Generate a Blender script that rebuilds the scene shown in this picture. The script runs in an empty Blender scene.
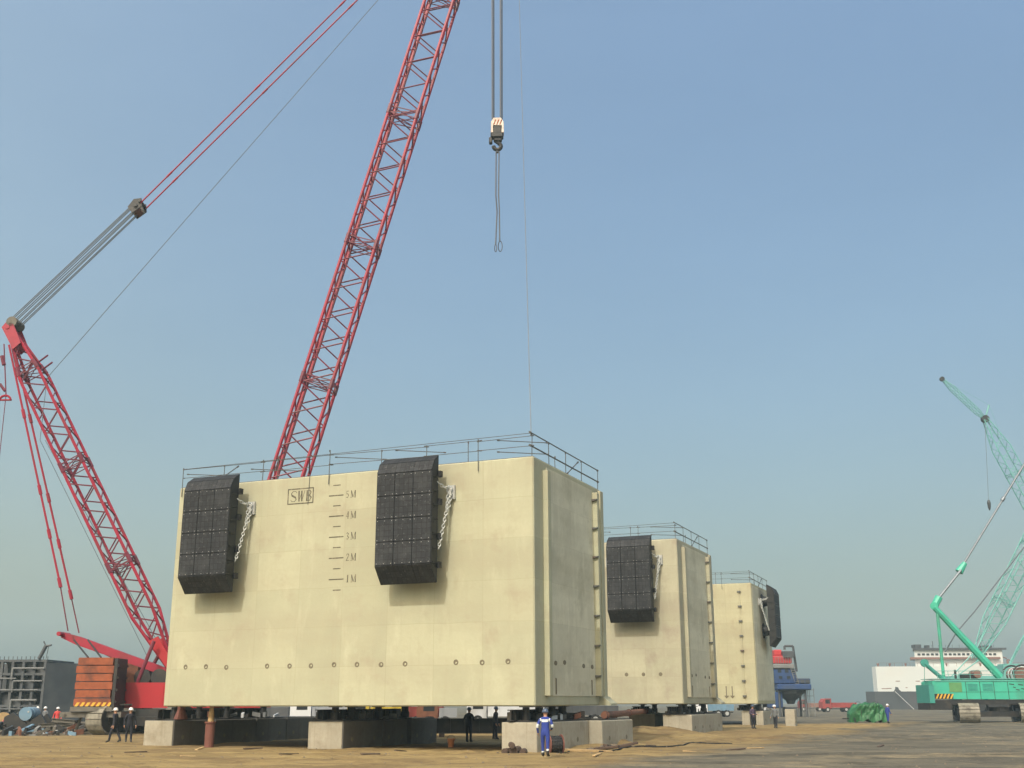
import bpy, math, random
from mathutils import Vector, Matrix, noise as mnoise
R = math.radians
rnd = random.Random(7)
scene = bpy.context.scene
COL = scene.collection

# ------------------------------------------------------------------ camera
F_PX, PITCH, ROLL, HC = 1130.0, 0.27425, 0.00257, 2.1
CAM = Vector((0, 0, HC))

def ray(px, py):
    """direction seen at a photo pixel (used to measure where real things stand)"""
    xx, uu = (px - 512) / F_PX, (384 - py) / F_PX
    x = xx * math.cos(ROLL) + uu * math.sin(ROLL)
    u = -xx * math.sin(ROLL) + uu * math.cos(ROLL)
    return Vector((x, math.cos(PITCH) - u * math.sin(PITCH), math.sin(PITCH) + u * math.cos(PITCH)))

def atY(px, py, Y):
    d = ray(px, py)
    return CAM + d * (Y / d.y)

def on_plane(px, py, o, n):
    d = ray(px, py)
    return CAM + d * ((o - CAM).dot(n) / d.dot(n))

cam_d = bpy.data.cameras.new('camera')
cam_d.sensor_width = 36.0
cam_d.lens = F_PX / 1024 * 36
cam_d.clip_start, cam_d.clip_end = 0.5, 8000
cam = bpy.data.objects.new('camera', cam_d)
COL.objects.link(cam)
fwd = Vector((0, math.cos(PITCH), math.sin(PITCH)))
up = Vector((0, -math.sin(PITCH), math.cos(PITCH)))
rt = Vector((1, 0, 0))
rt2 = rt * math.cos(ROLL) - up * math.sin(ROLL)
up2 = rt * math.sin(ROLL) + up * math.cos(ROLL)
M = Matrix((rt2, up2, -fwd)).transposed().to_4x4()
M.translation = CAM
cam.matrix_world = M
scene.camera = cam

# ------------------------------------------------------------------ materials
def srgb(r, g, b):
    f = lambda c: (c / 12.92 if c <= .04045 else ((c + .055) / 1.055) ** 2.4)
    return (f(r / 255), f(g / 255), f(b / 255), 1)

def nodes(m):
    m.use_nodes = True
    nt = m.node_tree
    return nt, nt.nodes, nt.links, nt.nodes['Principled BSDF']

def mat(name, col, rough=.6, metal=0., var=.25, scale=3., bump=0., dirt=None, dirt_amt=.35):
    """a colour broken up by two sizes of noise, with optional dirt patches"""
    m = bpy.data.materials.new(name)
    nt, N, L, b = nodes(m)
    tc = N.new('ShaderNodeTexCoord')
    n1 = N.new('ShaderNodeTexNoise'); n1.inputs['Scale'].default_value = scale; n1.inputs['Detail'].default_value = 6
    L.new(tc.outputs['Object'], n1.inputs['Vector'])
    mx = N.new('ShaderNodeMix'); mx.data_type = 'RGBA'
    c = col[:3]
    mx.inputs[6].default_value = (*[x * (1 - var) for x in c], 1)
    mx.inputs[7].default_value = (*[min(1, x * (1 + var)) for x in c], 1)
    L.new(n1.outputs['Fac'], mx.inputs[0])
    out = mx.outputs[2]
    if dirt:
        n2 = N.new('ShaderNodeTexNoise'); n2.inputs['Scale'].default_value = scale * .45; n2.inputs['Detail'].default_value = 9
        L.new(tc.outputs['Object'], n2.inputs['Vector'])
        cr = N.new('ShaderNodeValToRGB')
        cr.color_ramp.elements[0].position = .5; cr.color_ramp.elements[1].position = .72
        L.new(n2.outputs['Fac'], cr.inputs[0])
        ml = N.new('ShaderNodeMath'); ml.operation = 'MULTIPLY'; ml.inputs[1].default_value = dirt_amt * 1.6
        L.new(cr.outputs[0], ml.inputs[0])
        m2 = N.new('ShaderNodeMix'); m2.data_type = 'RGBA'
        m2.inputs[7].default_value = (*dirt[:3], 1)
        L.new(out, m2.inputs[6]); L.new(ml.outputs[0], m2.inputs[0])
        out = m2.outputs[2]
    L.new(out, b.inputs['Base Color'])
    b.inputs['Roughness'].default_value = rough
    b.inputs['Metallic'].default_value = metal
    if bump:
        bp = N.new('ShaderNodeBump'); bp.inputs['Strength'].default_value = bump; bp.inputs['Distance'].default_value = .05
        L.new(n1.outputs['Fac'], bp.inputs['Height']); L.new(bp.outputs[0], b.inputs['Normal'])
    return m

def concrete(name, a, b2, stain, stain_amt=.55, lift=.34, panel=.13, bump=.15):
    """cast concrete: formwork panels, pour lifts, vertical runs, soft stains"""
    m = bpy.data.materials.new(name)
    nt, N, L, b = nodes(m)
    tc = N.new('ShaderNodeTexCoord')
    def nz(scale, vec=None, detail=6, rough=.55):
        n = N.new('ShaderNodeTexNoise'); n.inputs['Scale'].default_value = scale
        n.inputs['Detail'].default_value = detail; n.inputs['Roughness'].default_value = rough
        L.new(vec or tc.outputs['Object'], n.inputs['Vector']); return n
    def mp(sx, sy, sz, loc=(0, 0, 0)):
        n = N.new('ShaderNodeMapping'); n.inputs['Scale'].default_value = (sx, sy, sz); n.inputs['Location'].default_value = loc
        L.new(tc.outputs['Object'], n.inputs['Vector']); return n.outputs[0]
    def ramp(src, p0, p1, c0=(0, 0, 0, 1), c1=(1, 1, 1, 1)):
        n = N.new('ShaderNodeValToRGB')
        n.color_ramp.elements[0].position = p0; n.color_ramp.elements[1].position = p1
        n.color_ramp.elements[0].color = c0; n.color_ramp.elements[1].color = c1
        L.new(src, n.inputs[0]); return n.outputs[0]
    def mixc(fac, ca, cb, t='MIX'):
        n = N.new('ShaderNodeMix'); n.data_type = 'RGBA'; n.blend_type = t
        for s, v in ((0, fac), (6, ca), (7, cb)):
            if hasattr(v, 'is_output'): L.new(v, n.inputs[s])
            else: n.inputs[s].default_value = v
        return n.outputs[2]
    def mul(src, k):
        n = N.new('ShaderNodeMath'); n.operation = 'MULTIPLY'; n.inputs[1].default_value = k
        L.new(src, n.inputs[0]); return n.outputs[0]
    col = mixc(ramp(nz(.35, detail=5).outputs['Fac'], .3, .7), a, b2)
    # formwork panels on both walls: bricks laid over (x+y, z)
    sp = N.new('ShaderNodeSeparateXYZ'); L.new(tc.outputs['Object'], sp.inputs[0])
    ad = N.new('ShaderNodeMath'); ad.operation = 'ADD'; L.new(sp.outputs[0], ad.inputs[0]); L.new(sp.outputs[1], ad.inputs[1])
    cb = N.new('ShaderNodeCombineXYZ'); L.new(ad.outputs[0], cb.inputs[0]); L.new(sp.outputs[2], cb.inputs[1])
    br = N.new('ShaderNodeTexBrick'); br.inputs['Scale'].default_value = 1.0
    br.offset = 0.0; br.inputs['Brick Width'].default_value = 2.45; br.inputs['Row Height'].default_value = 1.85
    br.inputs['Mortar Size'].default_value = .014; br.inputs['Mortar Smooth'].default_value = .5; br.inputs['Bias'].default_value = 0
    br.inputs['Color1'].default_value = (1 - panel, 1 - panel, 1 - panel, 1); br.inputs['Color2'].default_value = (1, 1, 1, 1)
    br.inputs['Mortar'].default_value = (.80, .79, .76, 1)
    wob = nz(.8); 
    vadd = N.new('ShaderNodeVectorMath'); vadd.operation = 'ADD'
    sc = N.new('ShaderNodeVectorMath'); sc.operation = 'SCALE'; sc.inputs['Scale'].default_value = .12
    L.new(wob.outputs['Color'], sc.inputs[0]); L.new(cb.outputs[0], vadd.inputs[0]); L.new(sc.outputs[0], vadd.inputs[1])
    L.new(vadd.outputs[0], br.inputs['Vector'])
    col = mixc(1.0, col, br.outputs['Color'], 'MULTIPLY')
    # pour lifts: slow bands in height
    l = nz(1.0, mp(.05, .05, .55), 3)
    col = mixc(mul(ramp(l.outputs['Fac'], .42, .62), lift), col, stain)
    # vertical runs
    v = nz(1.0, mp(2.2, 2.2, .13), 7, .65)
    col = mixc(mul(ramp(v.outputs['Fac'], .55, .78), stain_amt * .55), col, stain)
    # blotches
    s = nz(.55, mp(1, 1, 1.3, (5, 2, 9)), 9, .6)
    col = mixc(mul(ramp(s.outputs['Fac'], .54, .72), stain_amt), col, stain)
    pale = nz(1.1, mp(1.3, 1.3, .5, (3, 8, 1)), 8, .6)
    col = mixc(mul(ramp(pale.outputs['Fac'], .54, .74), .32), col, (min(1, a[0] * 1.17), min(1, a[1] * 1.17), min(1, a[2] * 1.2), 1))
    drip = nz(1.0, mp(3.2, 3.2, .06, (7, 1, 0)), 6, .7)
    zr_ = N.new('ShaderNodeMapRange'); zr_.inputs['From Min'].default_value = 6.5; zr_.inputs['From Max'].default_value = 11; L.new(sp.outputs[2], zr_.inputs['Value'])
    dm_ = N.new('ShaderNodeMath'); dm_.operation = 'MULTIPLY'; L.new(zr_.outputs[0], dm_.inputs[0]); L.new(ramp(drip.outputs['Fac'], .5, .7), dm_.inputs[1])
    col = mixc(mul(dm_.outputs[0], .4), col, stain)
    gr = nz(5.5, None, 8, .7)
    col = mixc(mul(ramp(gr.outputs['Fac'], .42, .7), .22), col, stain)
    fine = nz(1.0, mp(5, 5, .35, (1, 4, 2)), 6, .6)
    col = mixc(mul(ramp(fine.outputs['Fac'], .58, .75), stain_amt * .45), col, stain)
    L.new(col, b.inputs['Base Color'])
    b.inputs['Roughness'].default_value = .9
    bp = N.new('ShaderNodeBump'); bp.inputs['Strength'].default_value = bump; bp.inputs['Distance'].default_value = .03
    L.new(nz(9).outputs['Fac'], bp.inputs['Height']); L.new(bp.outputs[0], b.inputs['Normal'])
    return m

MT = {}
MT['caisson'] = concrete('pale_yellow_concrete', (.465, .468, .325, 1), (.395, .392, .275, 1), (.34, .305, .215, 1), .75)
MT['caisson_b'] = concrete('stained_yellow_concrete', (.46, .45, .32, 1), (.385, .372, .27, 1), (.295, .255, .195, 1), .8, .4, .15)
MT['caisson_c'] = concrete('far_yellow_concrete', (.48, .465, .30, 1), (.405, .385, .255, 1), (.33, .28, .185, 1), .7, .35, .12)
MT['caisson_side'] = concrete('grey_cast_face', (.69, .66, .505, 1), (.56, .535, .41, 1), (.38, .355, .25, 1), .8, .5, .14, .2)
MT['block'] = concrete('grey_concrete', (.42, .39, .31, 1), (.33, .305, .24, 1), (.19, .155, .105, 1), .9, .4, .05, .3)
MT['block_shade'] = concrete('shaded_stained_concrete', (.15, .14, .125, 1), (.11, .105, .095, 1), (.07, .06, .05, 1), .8, .3, .03, .3)  # stained concrete with the shade under the caisson mixed into its colour
def pad_rubber():
    m = bpy.data.materials.new('fender_pad')
    nt, N, L, b = nodes(m)
    tc = N.new('ShaderNodeTexCoord')
    sp = N.new('ShaderNodeSeparateXYZ'); L.new(tc.outputs['Object'], sp.inputs[0])
    cb = N.new('ShaderNodeCombineXYZ'); L.new(sp.outputs[0], cb.inputs[0]); L.new(sp.outputs[2], cb.inputs[1])
    br = N.new('ShaderNodeTexBrick'); br.inputs['Scale'].default_value = 1; br.offset = 0
    br.inputs['Brick Width'].default_value = .242; br.inputs['Row Height'].default_value = .266
    br.inputs['Mortar Size'].default_value = .012; br.inputs['Mortar Smooth'].default_value = .3; br.inputs['Bias'].default_value = 0
    br.inputs['Color1'].default_value = (.017, .019, .022, 1); br.inputs['Color2'].default_value = (.027, .029, .033, 1); br.inputs['Mortar'].default_value = (.007, .007, .008, 1)
    L.new(cb.outputs[0], br.inputs['Vector'])
    def layer(col, scale, p0, p1, c, amt):
        n = N.new('ShaderNodeTexNoise'); n.inputs['Scale'].default_value = scale; n.inputs['Detail'].default_value = 7; n.inputs['Roughness'].default_value = .65
        L.new(tc.outputs['Object'], n.inputs['Vector'])
        q = N.new('ShaderNodeMapRange'); q.inputs['From Min'].default_value = p0; q.inputs['From Max'].default_value = p1; q.inputs['To Max'].default_value = amt
        L.new(n.outputs['Fac'], q.inputs['Value'])
        x = N.new('ShaderNodeMix'); x.data_type = 'RGBA'; x.inputs[7].default_value = c
        L.new(q.outputs[0], x.inputs[0]); L.new(col, x.inputs[6]); return x.outputs[2]
    col = layer(br.outputs['Color'], 1.1, .5, .75, (.065, .068, .07, 1), .5)
    col = layer(col, 9, .57, .72, (.12, .12, .118, 1), .6)
    L.new(col, b.inputs['Base Color']); b.inputs['Roughness'].default_value = .7; b.inputs['Specular IOR Level'].default_value = .3
    return m
MT['rubber'] = pad_rubber()
MT['rubber_dark'] = mat('fender_frame', (.011, .012, .013, 1), .6, var=.3, scale=3)
MT['bolt'] = mat('galvanised', (.42, .43, .42, 1), .5, .3, scale=8)
MT['chain'] = mat('chain_steel', (.5, .52, .5, 1), .5, .25, var=.35, scale=9)
MT['tube'] = mat('scaffold_tube', (.12, .125, .12, 1), .55, .4, scale=5, dirt=(.16, .08, .05, 1))
MT['mark'] = mat('dark_marking_paint', (.085, .075, .05, 1), .8, var=.35, scale=12, dirt=(.3, .26, .17, 1), dirt_amt=.45)
MT['hole'] = mat('dark_recess', (.16, .14, .095, 1), .95, scale=6)
MT['red'] = mat('crane_red_paint', (.30, .011, .034, 1), .5, var=.25, scale=1.6, dirt=(.17, .03, .035, 1), dirt_amt=.55)
MT['red_body'] = mat('crane_body_red', (.37, .010, .020, 1), .45, var=.15, scale=.8, dirt=(.22, .035, .035, 1), dirt_amt=.45)
MT['lace'] = mat('lacing_paint', (.15, .02, .04, 1), .5, var=.3, scale=1.5, dirt=(.06, .04, .04, 1))
MT['orange'] = mat('orange_weight', (.27, .07, .026, 1), .8, var=.4, scale=2.6, dirt=(.14, .045, .025, 1), dirt_amt=.8, bump=.2)
MT['black'] = mat('black_steel', (.018, .018, .019, 1), .55, var=.4, scale=3, dirt=(.07, .055, .04, 1))
MT['shoe'] = mat('track_shoe_steel', (.25, .235, .19, 1), .75, .2, var=.4, scale=4, dirt=(.08, .07, .055, 1), dirt_amt=.6, bump=.2)
MT['dirty'] = mat('muddy_steel', (.14, .13, .11, 1), .75, .2, var=.35, scale=4, dirt=(.08, .07, .055, 1), bump=.2)
MT['rope'] = mat('wire_rope', (.16, .185, .21, 1), .5, .4, scale=4)
MT['rope_dark'] = mat('greased_rope', (.055, .062, .075, 1), .5, .3, scale=4)
MT['hook'] = mat('hook_block_paint', (.62, .55, .48, 1), .5, scale=4, dirt=(.35, .12, .06, 1))
MT['hazard'] = mat('hazard_yellow', (.62, .36, .04, 1), .6, scale=5)
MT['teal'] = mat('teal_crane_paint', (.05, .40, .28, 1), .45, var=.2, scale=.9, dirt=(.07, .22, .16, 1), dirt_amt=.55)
MT['teal_far'] = mat('haze_paled_teal', (.13, .36, .33, 1), .5, var=.2, scale=.5)  # teal paled to carry the haze over the far cranes; near rails reuse it
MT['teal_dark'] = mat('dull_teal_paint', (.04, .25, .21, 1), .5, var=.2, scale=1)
MT['olive'] = mat('olive_panel', (.10, .26, .10, 1), .6, scale=2)
MT['white'] = mat('white_ship_paint', (.55, .58, .57, 1), .5, var=.05, scale=.15, dirt=(.5, .45, .38, 1), dirt_amt=.25)
MT['hull'] = mat('dark_hull_paint', (.055, .062, .07, 1), .5, var=.2, scale=.2, dirt=(.12, .09, .08, 1))
MT['brown'] = mat('brown_trim_paint', (.20, .11, .09, 1), .6, scale=1)
MT['glass'] = mat('dark_glass', (.03, .035, .04, 1), .12, scale=1)
MT['module'] = mat('dark_grey_steelwork', (.055, .062, .07, 1), .6, var=.35, scale=.8, dirt=(.12, .12, .12, 1))
MT['module_pale'] = mat('pale_grey_steelwork', (.17, .175, .175, 1), .6, var=.3, scale=1)
MT['rust'] = mat('rusty_steel', (.17, .07, .04, 1), .85, var=.4, scale=4, dirt=(.09, .04, .03, 1), dirt_amt=.6, bump=.3)
MT['rustpost'] = mat('brown_pipe', (.16, .06, .045, 1), .8, var=.3, scale=3, bump=.2)
MT['wood'] = mat('raw_timber', (.42, .29, .14, 1), .85, var=.3, scale=5, dirt=(.2, .12, .06, 1), bump=.3)
MT['wood_dark'] = mat('old_timber', (.075, .05, .038, 1), .9, var=.4, scale=6, bump=.3)
MT['blue_m'] = mat('blue_machine_paint', (.022, .055, .155, 1), .5, var=.4, scale=1.2, dirt=(.05, .06, .08, 1))
MT['red_m'] = mat('bright_red_paint', (.46, .035, .04, 1), .5, var=.2, scale=.9, dirt=(.2, .05, .05, 1))
MT['red_far'] = mat('dull_red_paint', (.27, .045, .04, 1), .6, var=.3, scale=.6)
MT['tarp'] = mat('green_tarpaulin', (.018, .11, .038, 1), .5, var=.6, scale=1.8, bump=.8, dirt=(.08, .26, .12, 1), dirt_amt=.6)
MT['blue_cloth'] = mat('blue_workwear', (.02, .042, .24, 1), .85, var=.3, scale=9)
MT['dark_cloth'] = mat('navy_workwear', (.016, .018, .028, 1), .85, var=.3, scale=9)
MT['grey_cloth'] = mat('grey_workwear', (.16, .17, .18, 1), .85, var=.3, scale=9)
MT['red_cloth'] = mat('red_workwear', (.55, .06, .06, 1), .85, var=.2, scale=9)
MT['purple_cloth'] = mat('purple_grey_workwear', (.085, .06, .10, 1), .85, var=.3, scale=9)
MT['hivis'] = mat('reflective_tape', (.62, .66, .66, 1), .5, var=.1, scale=9)
MT['skin'] = mat('skin', (.42, .23, .15, 1), .6, var=.1, scale=9)
MT['helmet_w'] = mat('white_helmet', (.75, .75, .73, 1), .35, var=.05)
MT['helmet_g'] = mat('grey_blue_helmet', (.055, .085, .14, 1), .35, var=.1)
MT['orange_p'] = mat('orange_plastic', (.42, .15, .04, 1), .5, var=.2, scale=5)
MT['lightblue'] = mat('light_blue_paint', (.13, .23, .32, 1), .5, var=.25, scale=2, dirt=(.14, .16, .17, 1))
MT['yellow'] = mat('machine_yellow', (.5, .38, .04, 1), .5, var=.15, scale=1.5)
MT['white_v'] = mat('vehicle_white', (.62, .64, .66, 1), .35, var=.06)
MT['grey_v'] = mat('vehicle_grey', (.28, .30, .33, 1), .4, var=.1)
MT['tyre'] = mat('tyre_rubber', (.02, .02, .02, 1), .9, scale=4)

# ------------------------------------------------------------------ mesh builder
class MB:
    def __init__(s): s.v = []; s.f = []; s.m = []
    def add(s, vs, fs, mi=0):
        o = len(s.v)
        s.v += [Vector(v) for v in vs]
        s.f += [[i + o for i in f] for f in fs]
        s.m += [mi] * len(fs)
        return s
    def obox(s, o, a, b, c, mi=0):
        """box from corner o along three edge vectors"""
        o, a, b, c = map(Vector, (o, a, b, c))
        vs = [o, o + a, o + a + b, o + b, o + c, o + a + c, o + a + b + c, o + b + c]
        fs = [[0, 3, 2, 1], [4, 5, 6, 7], [0, 1, 5, 4], [1, 2, 6, 5], [2, 3, 7, 6], [3, 0, 4, 7]]
        if a.cross(b).dot(c) < 0: fs = [f[::-1] for f in fs]
        return s.add(vs, fs, mi)
    def box(s, x0, x1, y0, y1, z0, z1, mi=0):
        return s.obox((x0, y0, z0), (x1 - x0, 0, 0), (0, y1 - y0, 0), (0, 0, z1 - z0), mi)
    def bbox(s, x0, x1, y0, y1, z0, z1, b=.03, mi=0):
        """box with chamfered edges"""
        xs, ys, zs = (x0, x1), (y0, y1), (z0, z1)
        P = {}
        vs = []
        for i in (0, 1):
            for j in (0, 1):
                for k in (0, 1):
                    sx, sy, sz = (b, -b)[i], (b, -b)[j], (b, -b)[k]
                    for t, p in enumerate(((xs[i], ys[j] + sy, zs[k] + sz), (xs[i] + sx, ys[j], zs[k] + sz), (xs[i] + sx, ys[j] + sy, zs[k]))):
                        P[i, j, k, t] = len(vs); vs.append(p)
        fs = []
        for i in (0, 1):
            fs.append([P[i, 0, 0, 0], P[i, 1, 0, 0], P[i, 1, 1, 0], P[i, 0, 1, 0]])
            fs.append([P[0, i, 0, 1], P[1, i, 0, 1], P[1, i, 1, 1], P[0, i, 1, 1]])
            fs.append([P[0, 0, i, 2], P[1, 0, i, 2], P[1, 1, i, 2], P[0, 1, i, 2]])
        for i in (0, 1):
            for j in (0, 1):
                fs.append([P[i, j, 0, 0], P[i, j, 1, 0], P[i, j, 1, 1], P[i, j, 0, 1]])
                fs.append([P[i, 0, j, 0], P[i, 1, j, 0], P[i, 1, j, 2], P[i, 0, j, 2]])
                fs.append([P[0, i, j, 1], P[1, i, j, 1], P[1, i, j, 2], P[0, i, j, 2]])
        for i in (0, 1):
            for j in (0, 1):
                for k in (0, 1):
                    fs.append([P[i, j, k, 0], P[i, j, k, 1], P[i, j, k, 2]])
        ctr = Vector(((x0 + x1) / 2, (y0 + y1) / 2, (z0 + z1) / 2))
        out = []
        for f in fs:
            a, c, d = Vector(vs[f[0]]), Vector(vs[f[1]]), Vector(vs[f[2]])
            out.append(f if (c - a).cross(d - a).dot(a - ctr) > 0 else f[::-1])
        return s.add(vs, out, mi)
    def tube(s, p, q, r, n=6, r2=None, mi=0, cap=True):
        p, q = Vector(p), Vector(q)
        d = (q - p)
        if d.length < 1e-6: return s
        d.normalize()
        x = d.orthogonal().normalized(); y = d.cross(x)
        r2 = r if r2 is None else r2
        vs, fs = [], []
        for (c, rr) in ((p, r), (q, r2)):
            for i in range(n):
                t = 2 * math.pi * i / n
                vs.append(c + x * (rr * math.cos(t)) + y * (rr * math.sin(t)))
        for i in range(n): fs.append([i, (i + 1) % n, n + (i + 1) % n, n + i])
        if cap: fs += [list(range(n))[::-1], list(range(n, 2 * n))]
        return s.add(vs, fs, mi)
    def path(s, pts, r, n=6, mi=0):
        for a, b in zip(pts, pts[1:]): s.tube(a, b, r, n, mi=mi)
        return s
    def lathe(s, o, prof, n=16, axis='z', mi=0):
        """profile [(r, h)...] turned round an axis through o"""
        o = Vector(o)
        def P(r, h, t):
            a, b = r * math.cos(t), r * math.sin(t)
            return o + {'z': Vector((a, b, h)), 'x': Vector((h, a, b)), 'y': Vector((b, h, a))}[axis]
        vs, fs = [], []
        for (r, h) in prof:
            for i in range(n): vs.append(P(r, h, 2 * math.pi * i / n))
        for k in range(len(prof) - 1):
            for i in range(n):
                j = (i + 1) % n
                fs.append([k * n + i, k * n + j, (k + 1) * n + j, (k + 1) * n + i])
        fs.append(list(range(n))[::-1]); fs.append([(len(prof) - 1) * n + i for i in range(n)])
        return s.add(vs, fs, mi)
    def prism(s, pts, ext, mi=0):
        """closed outline (3-D points) pushed along ext"""
        pts = [Vector(p) for p in pts]; ext = Vector(ext); n = len(pts)
        nrm = Vector((0, 0, 0))
        for i in range(n): nrm += pts[i].cross(pts[(i + 1) % n])
        if nrm.dot(ext) > 0: pts = pts[::-1]
        vs = pts + [p + ext for p in pts]
        fs = [list(range(n)), [n + i for i in range(n)][::-1]]
        for i in range(n):
            j = (i + 1) % n
            fs.append([j, i, n + i, n + j])
        return s.add(vs, fs, mi)
    def link(s, c, d, nrm, L, W, r, mi=0):
        """one oval chain link at c, long axis d"""
        d = Vector(d).normalized(); nrm = Vector(nrm)
        w = d.cross(nrm).normalized()
        pts = []
        for i in range(9):
            t = 2 * math.pi * i / 8
            pts.append(Vector(c) + d * (L / 2 * math.cos(t)) + w * (W / 2 * math.sin(t)))
        return s.path(pts, r, 5, mi)
    def build(s, name, m, parent=None, smooth=False, world=False):
        mt = Matrix.Identity(4)
        if world and parent is not None:
            root = parent
            mt = world_of(root).inverted()
        me = bpy.data.meshes.new(name)
        me.from_pydata([mt @ v for v in s.v], [], s.f)
        for mm in (m if isinstance(m, (list, tuple)) else [m]): me.materials.append(mm)
        if isinstance(m, (list, tuple)): me.polygons.foreach_set('material_index', s.m)
        if smooth: me.polygons.foreach_set('use_smooth', [True] * len(me.polygons))
        me.update()
        o = bpy.data.objects.new(name, me)
        COL.objects.link(o)
        if parent is not None: o.parent = parent
        return o

def world_of(o):
    m = o.matrix_basis.copy()
    while o.parent is not None:
        o = o.parent
        m = o.matrix_basis @ m
    return m

def tag(o, label, cat, group=None, kind=None):
    o['label'] = label; o['category'] = cat
    if group: o['group'] = group
    if kind: o['kind'] = kind
    return o

def empty(name, loc, rz, label, cat, group=None):
    o = bpy.data.objects.new(name, None)
    o.empty_display_size = .3
    o.location = loc; o.rotation_euler = (0, 0, rz)
    COL.objects.link(o)
    return tag(o, label, cat, group)

def copy_tree(o, parent=None):
    c = o.copy(); COL.objects.link(c)
    if parent is not None: c.parent = parent
    for ch in [x for x in list(o.children)]: copy_tree(ch, c)
    return c

# ------------------------------------------------------------------ ground
MOUNDS = [(8.4, 73.5, 3.2, 1.5, .55), (6.2, 72.2, 2.0, 1.2, .3), (11.0, 71.0, 4.0, 1.6, .22), (5.2, 58.2, 1.3, .8, .32), (3.6, 55.2, 1.0, .6, .22),
          (16, 69, 5, 1.2, .2), (-24, 46, 6, 1.0, .08), (22, 84, 7, 1.5, .2), (-6, 47, 5, .7, .07), (7.6, 60.5, 1.2, .8, .35), (-37, 84, 6, 2.5, .25), (30, 100, 9, 1.6, .22)]
RUTS = [(43.5, .06, 1.1, .4, .35), (46.8, -.03, 1.6, 2.0, .4), (41.0, -.05, 1.0, 4.0, .35), (56, .5, 1.5, 1.0, .45), (52, .85, 2.0, .2, .4), (66, .3, 3, 3, .5)]
def ground_h(x, y):
    h = .06 * mnoise.noise(Vector((x * .14, y * .45, 0))) + .035 * mnoise.noise(Vector((x * .5, y * 1.3, 3)))
    h += .02 * mnoise.noise(Vector((x * 1.4, y * 2.2, 7)))
    for (a, b_, c, ph, w) in RUTS:
        q = (y - (a + b_ * x + c * math.sin(x * .09 + ph)))
        for o_ in (0., 2.1):
            t = (q - o_) / w
            if abs(t) < 2.5: h += -.075 * math.exp(-t * t) + .05 * math.exp(-(abs(t) - 1.4) ** 2 * 3)
    h *= max(0., min(1., (150 - abs(y)) / 40)) * max(0., min(1., (110 - abs(x)) / 30))
    for (mx, my, rx, ry, a) in MOUNDS:
        q = ((x - mx) / rx) ** 2 + ((y - my) / ry) ** 2
        if q < 6: h += a * math.exp(-q) * (1 + .5 * mnoise.noise(Vector((x * 1.3, y * 1.3, 5))))
    return h

def axis(lo, hi, step, far):
    a = []
    t = lo
    while t <= hi + 1e-6: a.append(t); t += step
    s = step
    t = hi
    while t < far: s *= 1.35; t += s; a.append(min(t, far))
    s = step; t = lo; b = []
    while t > -far: s *= 1.35; t -= s; b.append(max(t, -far))
    return b[::-1] + a

xs = axis(-60, 60, .42, 1500); ys = axis(34, 128, .32, 1500)
gm = MB()
nx = len(xs)
gm.v = [Vector((x, y, ground_h(x, y))) for y in ys for x in xs]
gm.f = [[j * nx + i, j * nx + i + 1, (j + 1) * nx + i + 1, (j + 1) * nx + i] for j in range(len(ys) - 1) for i in range(nx - 1)]
gm.m = [0] * len(gm.f)

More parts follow.
